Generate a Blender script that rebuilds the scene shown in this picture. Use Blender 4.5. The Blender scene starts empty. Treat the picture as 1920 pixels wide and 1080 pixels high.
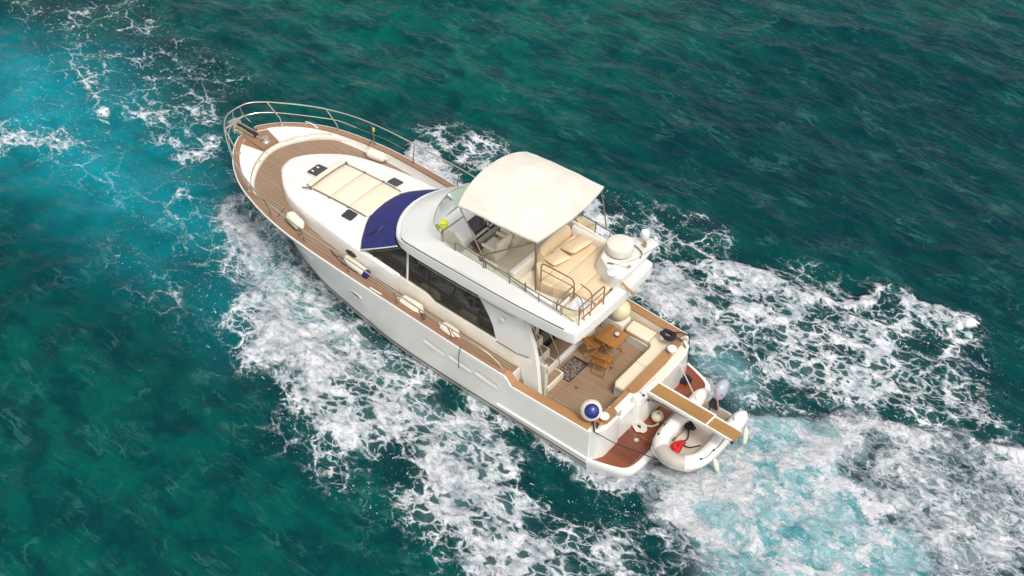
import bpy, bmesh, math, random
import numpy as np
from mathutils import Vector, Matrix, Euler, noise as mnoise

# ------------------------------------------------------------------ camera, light, world
S = bpy.context.scene
COL = bpy.context.collection
def R(d): return math.radians(d)
CAM_POS = (-12.0398, 20.4462, 27.3615)
CAM_AZ, CAM_PITCH, CAM_ROLL = -0.8942742, 0.7623669, 0.0072862
cd = bpy.data.cameras.new('camera'); co = bpy.data.objects.new('camera', cd); COL.objects.link(co)
cd.sensor_width = 36; cd.lens = 36 * 2476.6 / 1920.0
cd.clip_start = 0.1; cd.clip_end = 2000
_d = Vector((math.cos(CAM_PITCH)*math.cos(CAM_AZ), math.cos(CAM_PITCH)*math.sin(CAM_AZ), -math.sin(CAM_PITCH)))
_r = _d.cross(Vector((0,0,1))).normalized(); _u = _r.cross(_d)
_r2 = math.cos(CAM_ROLL)*_r + math.sin(CAM_ROLL)*_u
_u2 = -math.sin(CAM_ROLL)*_r + math.cos(CAM_ROLL)*_u
_m = Matrix((_r2, _u2, -_d)).transposed().to_4x4(); _m.translation = Vector(CAM_POS)
co.matrix_world = _m
S.camera = co
S.render.engine = 'CYCLES'
S.view_settings.view_transform = 'Standard'; S.view_settings.look = 'None'
S.view_settings.exposure = 0.40; S.view_settings.gamma = 1.0

SUN_EL, SUN_AZ = R(57), R(158)          # azimuth measured from +x towards +y, where the sun stands
wd = bpy.data.worlds.new('World'); S.world = wd; wd.use_nodes = True
nt = wd.node_tree; nt.nodes.clear()
wo = nt.nodes.new('ShaderNodeOutputWorld'); bg = nt.nodes.new('ShaderNodeBackground')
sk = nt.nodes.new('ShaderNodeTexSky'); sk.sky_type = 'NISHITA'; sk.sun_disc = False
sk.sun_elevation = SUN_EL; sk.sun_rotation = R(90) - SUN_AZ
sk.air_density = 1.0; sk.dust_density = 3.0; sk.ozone_density = 0.6
hs = nt.nodes.new('ShaderNodeHueSaturation'); hs.inputs['Saturation'].default_value = 0.25
nt.links.new(sk.outputs[0], hs.inputs['Color']); nt.links.new(hs.outputs[0], bg.inputs[0])
bg.inputs[1].default_value = 0.15
nt.links.new(bg.outputs[0], wo.inputs[0])
sl = bpy.data.lights.new('sun', 'SUN'); so = bpy.data.objects.new('sun', sl); COL.objects.link(so)
sl.energy = 1.5; sl.angle = R(14); sl.color = (1.0, 0.965, 0.91)
sd = Vector((math.cos(SUN_EL)*math.cos(SUN_AZ), math.cos(SUN_EL)*math.sin(SUN_AZ), math.sin(SUN_EL)))
so.rotation_euler = sd.to_track_quat('Z', 'Y').to_euler(); so.location = (0, 0, 40)

# ------------------------------------------------------------------ materials
def newmat(name):
    m = bpy.data.materials.new(name); m.use_nodes = True
    n = m.node_tree.nodes; p = n['Principled BSDF']
    return m, m.node_tree, p
def N(t, typ, **k):
    n = t.nodes.new(typ)
    for a, b in k.items():
        if a in n.inputs.keys() if isinstance(a, str) else False: n.inputs[a].default_value = b
        else: setattr(n, a, b)
    return n
def plain(name, col, rough=.4, coat=0, metal=0, vary=.06, bump=0, bscale=30, spec=.5, dirt=0):
    m, t, p = newmat(name)
    p.inputs['Roughness'].default_value = rough; p.inputs['Metallic'].default_value = metal
    p.inputs['Specular IOR Level'].default_value = spec
    if coat: p.inputs['Coat Weight'].default_value = coat; p.inputs['Coat Roughness'].default_value = .08
    tc = N(t, 'ShaderNodeTexCoord')
    nz = N(t, 'ShaderNodeTexNoise'); nz.inputs['Scale'].default_value = 2.3; nz.inputs['Detail'].default_value = 6
    t.links.new(tc.outputs['Object'], nz.inputs['Vector'])
    mx = N(t, 'ShaderNodeMix', data_type='RGBA'); c2 = [max(0, c*(1-vary*2.2)) for c in col[:3]]
    c2[2] *= (1-vary)
    mx.inputs['A'].default_value = (*col[:3], 1); mx.inputs['B'].default_value = (*c2, 1)
    rr = N(t, 'ShaderNodeMapRange'); rr.inputs['From Min'].default_value = .35; rr.inputs['From Max'].default_value = .75
    t.links.new(nz.outputs[0], rr.inputs[0]); t.links.new(rr.outputs[0], mx.inputs['Factor'])
    t.links.new(mx.outputs['Result'], p.inputs['Base Color'])
    if bump:
        n2 = N(t, 'ShaderNodeTexNoise'); n2.inputs['Scale'].default_value = bscale; n2.inputs['Detail'].default_value = 4
        t.links.new(tc.outputs['Object'], n2.inputs['Vector'])
        b = N(t, 'ShaderNodeBump'); b.inputs['Strength'].default_value = bump; b.inputs['Distance'].default_value = .02
        t.links.new(n2.outputs[0], b.inputs['Height']); t.links.new(b.outputs[0], p.inputs['Normal'])
    return m
def planks(name, col, dark, spacing, axis='Y', rough=.55, caulk=.16, grain=.35, light=False, coat=0):
    """teak strips running across the given axis, dark (or pale) caulk between them"""
    m, t, p = newmat(name); p.inputs['Roughness'].default_value = rough
    if coat: p.inputs['Coat Weight'].default_value = coat; p.inputs['Coat Roughness'].default_value = .12
    tc = N(t, 'ShaderNodeTexCoord'); sp = N(t, 'ShaderNodeSeparateXYZ'); t.links.new(tc.outputs['Object'], sp.inputs[0])
    mul = N(t, 'ShaderNodeMath', operation='DIVIDE'); mul.inputs[1].default_value = spacing
    t.links.new(sp.outputs[axis], mul.inputs[0])
    fr = N(t, 'ShaderNodeMath', operation='FRACT'); t.links.new(mul.outputs[0], fr.inputs[0])
    pp = N(t, 'ShaderNodeMath', operation='PINGPONG'); pp.inputs[1].default_value = .5
    t.links.new(fr.outputs[0], pp.inputs[0])
    ln = N(t, 'ShaderNodeMapRange'); ln.inputs['From Min'].default_value = caulk*.5; ln.inputs['From Max'].default_value = caulk
    t.links.new(pp.outputs[0], ln.inputs[0])
    fl = N(t, 'ShaderNodeMath', operation='FLOOR'); t.links.new(mul.outputs[0], fl.inputs[0])
    wn = N(t, 'ShaderNodeTexWhiteNoise', noise_dimensions='1D'); t.links.new(fl.outputs[0], wn.inputs['W'])
    mp = N(t, 'ShaderNodeMapping'); mp.inputs['Scale'].default_value = (1.5, 22, 8) if axis == 'Y' else (22, 1.5, 8)
    t.links.new(tc.outputs['Object'], mp.inputs[0])
    nz = N(t, 'ShaderNodeTexNoise'); nz.inputs['Scale'].default_value = 1.6; nz.inputs['Detail'].default_value = 5
    t.links.new(mp.outputs[0], nz.inputs['Vector'])
    nb = N(t, 'ShaderNodeTexNoise'); nb.inputs['Scale'].default_value = 1.1; nb.inputs['Detail'].default_value = 4
    t.links.new(tc.outputs['Object'], nb.inputs['Vector'])
    a1 = N(t, 'ShaderNodeMath', operation='MULTIPLY_ADD'); a1.inputs[1].default_value = grain*1.6; t.links.new(nz.outputs[0], a1.inputs[0])
    a2 = N(t, 'ShaderNodeMath', operation='MULTIPLY_ADD'); a2.inputs[1].default_value = .35; t.links.new(wn.outputs[0], a2.inputs[0]); 
    a3 = N(t, 'ShaderNodeMath', operation='MULTIPLY_ADD'); a3.inputs[1].default_value = .9; a3.inputs[2].default_value = -.35 
    t.links.new(nb.outputs[0], a3.inputs[0]); t.links.new(a3.outputs[0], a2.inputs[2]); t.links.new(a2.outputs[0], a1.inputs[2])
    rg = N(t, 'ShaderNodeMix', data_type='RGBA', clamp_factor=True)
    rg.inputs['A'].default_value = (*col, 1); rg.inputs['B'].default_value = (*[c*.62 for c in col], 1)
    t.links.new(a1.outputs[0], rg.inputs['Factor'])
    mx = N(t, 'ShaderNodeMix', data_type='RGBA'); mx.inputs['A'].default_value = (*dark, 1)
    t.links.new(rg.outputs['Result'], mx.inputs['B']); t.links.new(ln.outputs[0], mx.inputs['Factor'])
    t.links.new(mx.outputs['Result'], p.inputs['Base Color'])
    b = N(t, 'ShaderNodeBump'); b.inputs['Strength'].default_value = .25; b.inputs['Distance'].default_value = .01
    t.links.new(ln.outputs[0], b.inputs['Height']); t.links.new(b.outputs[0], p.inputs['Normal'])
    return m
def glassmat(name, tint, trans, rough=.03):
    m, t, p = newmat(name); t.nodes.remove(p)
    out = [n for n in t.nodes if n.type == 'OUTPUT_MATERIAL'][0]
    tr = N(t, 'ShaderNodeBsdfTransparent'); tr.inputs[0].default_value = (*[c*trans for c in tint], 1)
    gl = N(t, 'ShaderNodeBsdfGlossy'); gl.inputs['Roughness'].default_value = rough; gl.inputs[0].default_value = (.9, .95, .95, 1)
    df = N(t, 'ShaderNodeBsdfDiffuse'); df.inputs[0].default_value = (*[c*.5 for c in tint], 1)
    fr = N(t, 'ShaderNodeFresnel'); fr.inputs[0].default_value = 1.5
    m0 = N(t, 'ShaderNodeMixShader'); m0.inputs[0].default_value = .12
    t.links.new(tr.outputs[0], m0.inputs[1]); t.links.new(df.outputs[0], m0.inputs[2])
    m1 = N(t, 'ShaderNodeMixShader'); t.links.new(fr.outputs[0], m1.inputs[0])
    t.links.new(m0.outputs[0], m1.inputs[1]); t.links.new(gl.outputs[0], m1.inputs[2]); t.links.new(m1.outputs[0], out.inputs[0])
    return m
M = {}
M['gel'] = plain('gelcoat_white', (.77, .75, .705), .28, coat=.5, vary=.02)
M['gelc'] = plain('gelcoat_cream', (.74, .69, .59), .35, coat=.3, vary=.05)
M['hull'] = plain('hull_gelcoat', (.86, .82, .75), .34, coat=.25, vary=.012)
M['nonskid'] = plain('deck_nonskid', (.78, .70, .56), .7, vary=.06, bump=.15, bscale=60)
M['stripe'] = plain('stripe_dark', (.045, .04, .035), .4)
M['boot'] = plain('hull_bottom_pale', (.55, .58, .50), .45, vary=.12)
M['teak'] = planks('teak_deck', (.37, .245, .155), (.10, .066, .045), .082, 'Y')
M['teakc'] = planks('teak_cockpit_floor', (.43, .285, .175), (.13, .085, .055), .075, 'Y')
M['teakx'] = planks('teak_margin', (.36, .225, .135), (.2, .12, .07), .09, 'X', caulk=.04)
M['cap'] = planks('teak_cap_rail', (.37, .21, .12), (.33, .19, .11), .5, 'Y', rough=.6, caulk=.02, grain=.5)
M['capa'] = planks('teak_cap_varnished', (.46, .235, .10), (.4, .2, .09), .5, 'Y', rough=.4, caulk=.02, grain=.5)
M['platt'] = planks('wet_teak_platform', (.33, .085, .028), (.12, .035, .014), .075, 'Y', rough=.3, coat=.2, grain=.8, caulk=.1)
M['plattd'] = planks('wet_teak_hatch', (.20, .048, .020), (.15, .04, .018), .09, 'Y', rough=.25, coat=.3, grain=.6, caulk=.05)
M['gold'] = planks('gangway_teak', (.46, .245, .075), (.20, .10, .03), .047, 'Y', rough=.5, caulk=.14, grain=.3)
M['wood'] = planks('varnished_wood', (.50, .21, .045), (.25, .09, .02), .085, 'X', rough=.32, coat=.3, caulk=.05, grain=.7)
M['woodf'] = plain('varnished_wood_frame', (.44, .185, .04), .35, coat=.3, vary=.12)
M['sofa'] = plain('cream_vinyl', (.74, .575, .375), .55, vary=.04, bump=.08, bscale=14)
M['sofap'] = plain('pale_cream_vinyl', (.80, .68, .50), .55, vary=.03, bump=.08, bscale=14)
M['sunpad'] = plain('sunpad_cover', (.80, .675, .51), .7, vary=.03, bump=.1, bscale=10)
M['piping'] = plain('dark_piping', (.13, .10, .07), .6)
M['canvas'] = plain('canvas_off_white', (.72, .665, .59), .8, vary=.05, bump=.5, bscale=3.5)
M['blue'] = plain('navy_canvas', (.022, .026, .165), .8, vary=.12, bump=.2, bscale=9)
M['bluep'] = plain('blue_plastic', (.008, .018, .16), .35, coat=.2)
M['fend'] = plain('fender_vinyl', (.80, .72, .59), .4, vary=.05, bump=.05, bscale=6)
M['fendg'] = plain('aged_fender_vinyl', (.70, .62, .40), .45, vary=.10)
M['steel'] = plain('stainless_steel', (.72, .64, .54), .28, metal=.85, vary=.1)
M['steeld'] = plain('dark_brown_steel', (.30, .24, .18), .35, metal=.6, vary=.1)  # darker, browner tone of the steel
M['black'] = plain('black_plastic', (.018, .017, .02), .4)
M['hatchg'] = plain('smoked_acrylic', (.045, .038, .04), .08, coat=.5)
M['rope'] = plain('navy_rope', (.018, .016, .03), .9, bump=.6, bscale=120)
M['ropew'] = plain('white_rope', (.66, .62, .56), .9, bump=.5, bscale=120)
M['win'] = glassmat('tinted_window', (.42, .42, .36), .55)
M['clear'] = glassmat('greenish_acrylic', (.80, .93, .80), .96)
M['dash'] = plain('dark_dashboard', (.05, .03, .035), .3, coat=.3)
M['grey'] = plain('grey_beige_moulding', (.42, .37, .31), .5)
M['hyp'] = plain('dinghy_tube_fabric', (.78, .745, .70), .45, vary=.03)
M['hypg'] = plain('dinghy_grey_fabric', (.46, .42, .37), .5, vary=.05)
M['dfloor'] = plain('dinghy_floor', (.60, .50, .43), .5, vary=.12)
M['cowl'] = plain('outboard_cowl', (.42, .43, .52), .25, coat=.4)
M['red'] = plain('red_fabric', (.62, .012, .008), .65, vary=.15, bump=.5, bscale=12)
M['yellow'] = plain('yellow_fabric', (.72, .74, .05), .6, vary=.1, bump=.5, bscale=12)
M['purple'] = plain('purple_tin', (.16, .03, .20), .35)
M['towel'] = plain('white_towel', (.72, .71, .73), .9, bump=.5, bscale=20)
M['khaki'] = plain('khaki_floor', (.30, .25, .09), .5)
M['dwood'] = plain('cabin_wood', (.10, .06, .035), .4)
M['brass'] = plain('brass', (.45, .30, .10), .35, metal=.7)

# ------------------------------------------------------------------ mesh helpers
class MB:
    def __init__(s): s.v = []; s.f = []; s.m = []; s.cur = 0
    def add(s, vs, fs):
        o = len(s.v); s.v += [tuple(v) for v in vs]; s.f += [tuple(i+o for i in f) for f in fs]; s.m += [s.cur]*len(fs)
        return s
    def box(s, c, sz, rot=None, bev=0, seg=2):
        bm = bmesh.new(); bmesh.ops.create_cube(bm, size=1)
        bmesh.ops.scale(bm, vec=sz, verts=bm.verts)
        if bev: bmesh.ops.bevel(bm, geom=bm.edges[:]+bm.verts[:], offset=min(bev, min(sz)*.49), segments=seg, affect='EDGES', profile=.5)
        mt = Matrix.Translation(c) @ (Euler(rot).to_matrix().to_4x4() if rot else Matrix())
        bmesh.ops.transform(bm, matrix=mt, verts=bm.verts)
        bm.verts.index_update()
        s.add([v.co[:] for v in bm.verts], [[v.index for v in f.verts] for f in bm.faces]); bm.free(); return s
    def span(s, a, b, bev=0, seg=2):
        c = [(a[i]+b[i])/2 for i in range(3)]; z = [abs(b[i]-a[i]) for i in range(3)]
        return s.box(c, z, None, bev, seg)
    def grid(s, rows, closed=False, cap0=False, cap1=False):
        n = len(rows[0]); vs = [p for r in rows for p in r]; fs = []
        for i in range(len(rows)-1):
            for j in range(n if closed else n-1):
                k = (j+1) % n; fs.append((i*n+j, i*n+k, (i+1)*n+k, (i+1)*n+j))
        if cap0: fs.append(tuple(range(n))[::-1])
        if cap1: fs.append(tuple((len(rows)-1)*n+j for j in range(n)))
        return s.add(vs, fs)
    def tube(s, pts, r, n=8, closed=False, taper=None):
        P = [Vector(p) for p in pts]; m = len(P); rows = []; up = None
        for i, p in enumerate(P):
            if closed: t = P[(i+1) % m]-P[i-1]
            else: t = P[min(i+1, m-1)]-P[max(i-1, 0)]
            t.normalize()
            if up is None: up = t.orthogonal().normalized()
            up = (up - t*up.dot(t)); up = up.normalized() if up.length > 1e-6 else t.orthogonal().normalized()
            b = t.cross(up); rr = r if taper is None else r*taper[i]
            rows.append([p+(up*math.cos(a)+b*math.sin(a))*rr for a in [2*math.pi*k/n for k in range(n)]])
        if closed: rows.append(rows[0]); return s.grid(rows, True)
        return s.grid(rows, True, True, True)
    def lathe(s, prof, c=(0, 0, 0), n=20, axis='Z', mat=None):
        rows = []
        for r, z in prof:
            rows.append([Vector((r*math.cos(2*math.pi*k/n), r*math.sin(2*math.pi*k/n), z)) for k in range(n)])
        q = {'Z': Matrix(), 'X': Matrix.Rotation(R(90), 4, 'Y'), 'Y': Matrix.Rotation(R(-90), 4, 'X')}[axis]
        if mat is not None: q = mat
        tr = Matrix.Translation(c) @ q
        return s.grid([[tr @ p for p in r] for r in rows], True, prof[0][0] > 1e-5, prof[-1][0] > 1e-5)
    def prism(s, poly, z0, z1):
        n = len(poly)
        vs = [(x, y, z0) for x, y in poly]+[(x, y, z1) for x, y in poly]
        a = sum(poly[i][0]*poly[(i+1) % n][1]-poly[(i+1) % n][0]*poly[i][1] for i in range(n))
        top = tuple(range(n, 2*n)); bot = tuple(range(n))[::-1]; sd = [(i, (i+1) % n, n+(i+1) % n, n+i) for i in range(n)]
        if a < 0: top = top[::-1]; bot = bot[::-1]; sd = [f[::-1] for f in sd]
        return s.add(vs, [top, bot]+sd)
    def prismy(s, poly, y0, y1):
        """poly in (x,z), extruded in y"""
        n = len(poly)
        vs = [(x, y0, z) for x, z in poly]+[(x, y1, z) for x, z in poly]
        return s.add(vs, [tuple(range(n)), tuple(range(n, 2*n))[::-1]]+[(i, (i+1) % n, n+(i+1) % n, n+i)[::-1] for i in range(n)])
    def build(s, name, mat, parent=None, loc=None, sharp=38, smooth=True, fixn=True):
        org = Vector(loc) if loc is not None else (PW[parent.name] if parent else Vector((0, 0, 0)))
        me = bpy.data.meshes.new(name)
        me.from_pydata([tuple(Vector(v)-org) for v in s.v], [], s.f)
        mats = mat if isinstance(mat, list) else [mat]
        for m_ in mats: me.materials.append(m_)
        for p, i in zip(me.polygons, s.m): p.material_index = i
        bm = bmesh.new(); bm.from_mesh(me)
        bmesh.ops.remove_doubles(bm, verts=bm.verts, dist=1e-5)
        if fixn: bmesh.ops.recalc_face_normals(bm, faces=bm.faces)
        for f in bm.faces: f.smooth = smooth
        if smooth:
            for e in bm.edges:
                if len(e.link_faces) == 2 and e.calc_face_angle(0) > R(sharp): e.smooth = False
        bm.to_mesh(me); bm.free()
        o = bpy.data.objects.new(name, me); COL.objects.link(o)
        PW[o.name] = org
        if parent:
            o.parent = parent; o.location = org-PW[parent.name]
        else: o.location = org
        return o
PW = {}
def thing(name, label, cat, loc=(0, 0, 0), rotz=0, group=None):
    o = bpy.data.objects.new(name, None); COL.objects.link(o); o.location = loc; o.rotation_euler = (0, 0, rotz)
    o.empty_display_size = .3
    PW[o.name] = Vector((0, 0, 0)) if rotz else Vector(loc)
    o['label'] = label; o['category'] = cat
    if group: o['group'] = group
    return o
def tag(o, label, cat, group=None):
    o['label'] = label; o['category'] = cat
    if group: o['group'] = group
    return o
def dup(root, loc, rot, label):
    r = root.copy(); COL.objects.link(r); r.location = loc; r.rotation_euler = rot; r['label'] = label
    for ch in list(root.children):
        c = ch.copy(); COL.objects.link(c); c.parent = r
        for g in ch.children:
            d = g.copy(); COL.objects.link(d); d.parent = c
    return r
def I(x, xs, ys): return float(np.interp(x, xs, ys))
def cr(pts, n=6):
    """Catmull-Rom through the points"""
    P = [np.array(p, float) for p in pts]; P = [2*P[0]-P[1]]+P+[2*P[-1]-P[-2]]; out = []
    for i in range(1, len(P)-2):
        for k in range(n):
            t = k/n; a, b, c, d = P[i-1], P[i], P[i+1], P[i+2]
            out.append(.5*((2*b)+(-a+c)*t+(2*a-5*b+4*c-d)*t*t+(-a+3*b-3*c+d)*t**3))
    out.append(P[-2]); return [tuple(p) for p in out]
def loopc(pts, n=5):
    P = [np.array(p, float) for p in pts]; m = len(P); out = []
    for i in range(m):
        a, b, c, d = P[i-1], P[i], P[(i+1) % m], P[(i+2) % m]
        for k in range(n):
            t = k/n; out.append(tuple(.5*((2*b)+(-a+c)*t+(2*a-5*b+4*c-d)*t*t+(-a+3*b-3*c+d)*t**3)))
    return out
def rrect(x0, y0, x1, y1, r, n=4):
    out = []
    for cx, cy, a0 in ((x1-r, y1-r, 0), (x0+r, y1-r, 90), (x0+r, y0+r, 180), (x1-r, y0+r, 270)):
        for k in range(n+1):
            a = R(a0+90*k/n); out.append((cx+r*math.cos(a), cy+r*math.sin(a)))
    return out
def cushion(mb, poly, z0, z1, b=.05):
    """padded slab: outline with a rounded upper edge"""
    cx = sum(p[0] for p in poly)/len(poly); cy = sum(p[1] for p in poly)/len(poly)
    rows = []
    n = len(poly)
    def inset(d):
        o = []
        for i in range(n):
            p0, p1, p2 = Vector(poly[i-1]), Vector(poly[i]), Vector(poly[(i+1) % n])
            e1 = (p1-p0).normalized(); e2 = (p2-p1).normalized()
            nn = Vector((-(e1+e2).y, (e1+e2).x)).normalized()
            sgn = 1 if AREA > 0 else -1
            c = max(.4, nn.dot(Vector((-e1.y, e1.x))))
            o.append(p1+nn*sgn*d/c)
        return o
    AREA = sum(poly[i][0]*poly[(i+1) % n][1]-poly[(i+1) % n][0]*poly[i][1] for i in range(n))
    for d, z in ((.015, z0), (0, z0+.02), (0, z1-b), (b*.12, z1-b*.6), (b*.4, z1-b*.22), (b, z1), (b*2, z1+.006)):
        rows.append([(p.x, p.y, z) for p in inset(d)])
    mb.grid(rows, True, True, True); return mb

# ------------------------------------------------------------------ the yacht: curves (x forward from the transom, y to port, z up from the water)
YX = [0, 2, 4, 7, 9, 10.5, 11.5, 12.5, 13.3, 14, 14.5, 14.85, 15.05]
YB = [2.25, 2.32, 2.38, 2.43, 2.45, 2.41, 2.31, 2.10, 1.83, 1.42, .98, .5, 0.0]
WX = [0, 6, 8.2, 9.9, 10.5, 11.3, 12, 12.8, 13.3, 13.7]
WB = [2.31, 2.27, 2.05, 1.79, 1.64, 1.38, 1.1, .62, .3, 0.0]
def zs(x): return I(x, [0, 2.52, 2.72, 4.4, 9, 11.5, 13, 15.05], [1.53, 1.58, 1.84, 1.92, 2.25, 2.4, 2.5, 2.6])
def yb(x): return I(x, FX, FY)
_f = cr(list(zip(YX, YB)), 6); FX = [p[0] for p in _f]; FY = [max(0, p[1]) for p in _f]
_f = cr(list(zip(WX, WB)), 6); GX = [p[0] for p in _f]; GY = [max(0, p[1]) for p in _f]
def dk(x): return I(x, [2.72, 4.3, 9, 11.5, 13, 15], [1.70, 1.76, 2.0, 2.16, 2.34, 2.48])
def half(side, pts): return [(x, y*side, z) for x, y, z in pts]

yacht = thing('motor_yacht', 'white flybridge motor yacht with cream canopy, navy windscreen cover and teak decks, under way', 'yacht', (6, 0, 0))

# hull: longitudinals from sheer to keel
st = sorted(set([round(v, 3) for v in list(np.linspace(0, 1, 70))] + [2.50/15.05, 2.56/15.05, 2.68/15.05, 2.74/15.05]))
def hull_row(side, lev):
    out = []
    for u in st:
        xs_ = u*15.05; ysh = yb(xs_); zsh = zs(xs_)
        xw = u*13.7; yw = I(xw, GX, GY)
        if lev >= 0:      # between waterline .3 (0) and sheer (1)
            x = xw+(xs_-xw)*lev**.9
            flare = lev**(1+1.1*min(1, max(0, (u-.45)/.4)))
            y = yw+(ysh-yw)*flare
            z = .3+(zsh-.3)*lev
            if lev > .88 and lev < .99: y += .008
        else:
            x = xw-.5*u*(-lev); y = yw*(1+lev*.15)-.02; z = .3+lev*.9
        out.append((x, y*side, z))
    return out
levs = [1, .985, .95, .9, .8, .7, .64, .61, .5, .4, .3, .2, .12, .06, .02, 0, -.02, -.25, -.5, -1]
hb = MB()
for side in (1, -1): hb.grid([hull_row(side, l) for l in levs])
tr = [hull_row(1, l)[0] for l in levs]; tl = [hull_row(-1, l)[0] for l in levs]
hb.grid([tr, tl])
hull = hb.build('hull', M['hull'], yacht, sharp=30)
sb = MB(); bb = MB()
for side in (1, -1):
    a = hull_row(side, .055); b = hull_row(side, .022); o = .012*side
    sb.grid([[(x, y+o, z) for x, y, z in a], [(x, y+o, z) for x, y, z in b]])
    a = hull_row(side, -.01); b = hull_row(side, -.5)
    bb.grid([[(x, y+o, z) for x, y, z in a], [(x, y+o, z) for x, y, z in b]])
sb.build('boot_stripe', M['stripe'], hull, fixn=False); bb.build('bottom_paint', M['boot'], hull, fixn=False)
def hull_at(x, z, side=1):
    lev = (z-.3)/(zs(x)-.3)
    for _ in range(12):
        lo = [hull_row(side, lev)]; xs = [p[0] for p in lo[0]]; ys = [p[1] for p in lo[0]]; zz = [p[2] for p in lo[0]]
        lev += (z-I(x, xs, zz))/2.0
    return I(x, xs, ys)
# moulded rub rail along the stern quarter, portholes and recessed air intakes of the hull side
for side in (1, -1):
    r_ = MB(); r_.tube([(x, hull_at(x, .56, side)+.01*side, .56) for x in np.linspace(.02, 3.0, 12)], .035, 6); r_.build('rub_rail', M['hull'], hull)
    for x in (8.2, 10.3):
        zc = 1.45 if x < 9 else 1.65
        y = hull_at(x, zc, side)
        fr = MB(); ang = math.atan2(hull_at(x+.3, zc, side)-hull_at(x-.3, zc, side), .6)
        slope = math.atan2(abs(hull_at(x, zc+.2, side)-hull_at(x, zc-.2, side)), .4)
        mt = Matrix.Translation((x, y, zc)) @ Matrix.Rotation(ang, 4, 'Z') @ Matrix.Rotation(-(R(90)+slope)*side, 4, 'X') @ Matrix.Diagonal((2.5, 1, 1, 1))
        fr.lathe([(.085, -.03), (.085, .02), (.105, .022), (.11, .01), (.11, -.03)], mat=mt, n=24)
        f_ = fr.build('porthole', M['gel'], hull); gl = MB(); gl.lathe([(0.0, .0), (.084, .008), (.084, -.02)], mat=mt, n=24)
        gl.build('glass', M['hatchg'], f_)
    for k, x0 in enumerate((5.55, 4.62, 3.72)):
        v = MB(); x1 = x0-.78; z0 = 1.40+.035*(2-k); rows = []
        for t, zz_ in ((0, .06), (.05, .10), (.5, .10), (.95, .085), (1, .05)):
            x = x0+(x1-x0)*t; zc = z0-.10*t
            rows.append([(x, hull_at(x, zc+zz_, side)+.004*side, zc+zz_), (x, hull_at(x, zc+zz_*.6, side)-.012*side, zc+zz_*.5),
                         (x, hull_at(x, zc-zz_*.6, side)-.004*side, zc-zz_*.7), (x, hull_at(x, zc-zz_, side)+.006*side, zc-zz_),
                         (x, hull_at(x, zc-zz_-.05, side)+.012*side, zc-zz_-.03), (x, hull_at(x, zc-zz_-.05, side)+.004*side, zc-zz_-.08)])
        v.grid([[ (p[0], p[1]+.014*side, p[2]) for p in r] for r in rows]); v.build('air_intake', M['hull'], hull)

# cap rail, inner bulwark
xr = [.10]+list(np.linspace(.4, 2.45, 8))+[2.52, 2.6, 2.68, 2.76]+list(np.linspace(3.1, 14.4, 44))+[14.6, 14.75, 14.86, 14.93]
def off_curve(x, side, d):
    """point a distance d inboard of the sheer"""
    e = .02; x0 = max(0, x-e); x1 = min(15.04, x+e)
    t = Vector((x1-x0, yb(x1)-yb(x0))).normalized(); n = Vector((t.y, -t.x)); 
    return (x+n.x*d, (yb(x)+n.y*d)*side)
for side in (1, -1):
    rows = []; inner = []
    for x in xr:
        z = zs(x); w = .045
        a = off_curve(x, side, .035); b = off_curve(x, side, .035+I(x, [0, 2.5, 2.8, 12, 14.9], [.24, .24, .20, .19, .17]))
        if b[1]*side < .02: b = (b[0], .02*side)
        rows.append([(a[0], a[1], z-.02), (a[0], a[1], z+w), (a[0]*.9+b[0]*.1, a[1]*.9+b[1]*.1, z+w+.008), (a[0]*.1+b[0]*.9, a[1]*.1+b[1]*.9, z+w+.008), (b[0], b[1], z+w), (b[0], b[1], z-.02)])
        inner.append((b[0]-0.0, b[1], z))
    cut = 12
    c1 = MB(); c1.grid(rows[:cut+1], closed=True, cap0=True, cap1=True); c1.build('cap_rail', M['capa'], yacht)
    c2 = MB(); c2.grid(rows[cut:], closed=True, cap0=True, cap1=True); c2.build('cap_rail', M['cap'], yacht)
    # white bead outboard of the cap
    bd = MB(); bd.tube([(*off_curve(x, side, .012), zs(x)+.012) for x in [.02]+xr], .028, 6); bd.build('gunwale_bead', M['gel'], yacht)
    iw = MB(); iw.grid([[(p[0], p[1]+.0*side, p[2]) for p in inner[:cut]], [(p[0], p[1]-.01*side, .84) for p in inner[:cut]]])
    iw.build('cockpit_lining', M['gelc'], yacht, fixn=False)
    fw = MB(); sel = [p for p in inner[cut-1:]]
    fw.grid([sel, [(p[0], p[1]-.03*side, p[2]*.4+dk(p[0])*.6) for p in sel], [(p[0], max(.02, abs(p[1])-.09)*side, dk(p[0])-.01) for p in sel]])
    fw.build('bulwark', M['gel'], yacht, fixn=False)
    # fairleads / side gate chocks on the cap rail
    for x in ((13.7, 7.35) if side == -1 else (7.35,)):
        p = off_curve(x, side, .06); ch = MB()
        ch.add([], []); ch.grid([[(p[0]-.28, p[1], zs(x)+.05), (p[0]-.28, p[1]-.05*side, zs(x)+.05)], [(p[0]-.1, p[1]+.02*side, zs(x)+.07), (p[0]-.1, p[1]-.03*side, zs(x)+.075)],
                 [(p[0]+.1, p[1]+.02*side, zs(x)+.07), (p[0]+.1, p[1]-.03*side, zs(x)+.075)], [(p[0]+.28, p[1], zs(x)+.05), (p[0]+.28, p[1]-.05*side, zs(x)+.05)]])
        ch.build('fairlead', M['gel'], yacht)

# side deck and foredeck, teak laid
def inb(x, side, extra=0):
    b = off_curve(x, 1, .035+.2); return max(.0, b[1]-extra)
dkx = list(np.linspace(2.76, 13.9, 60))
d_ = MB(); rows = []
for x in dkx:
    w = inb(x, 1, .04); rows.append([(x, w*t, dk(x)+.03*(1-t*t)) for t in np.linspace(-1, 1, 13)])
d_.grid(rows); fore = d_.build('teak_deck', M['teak'], yacht)
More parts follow.
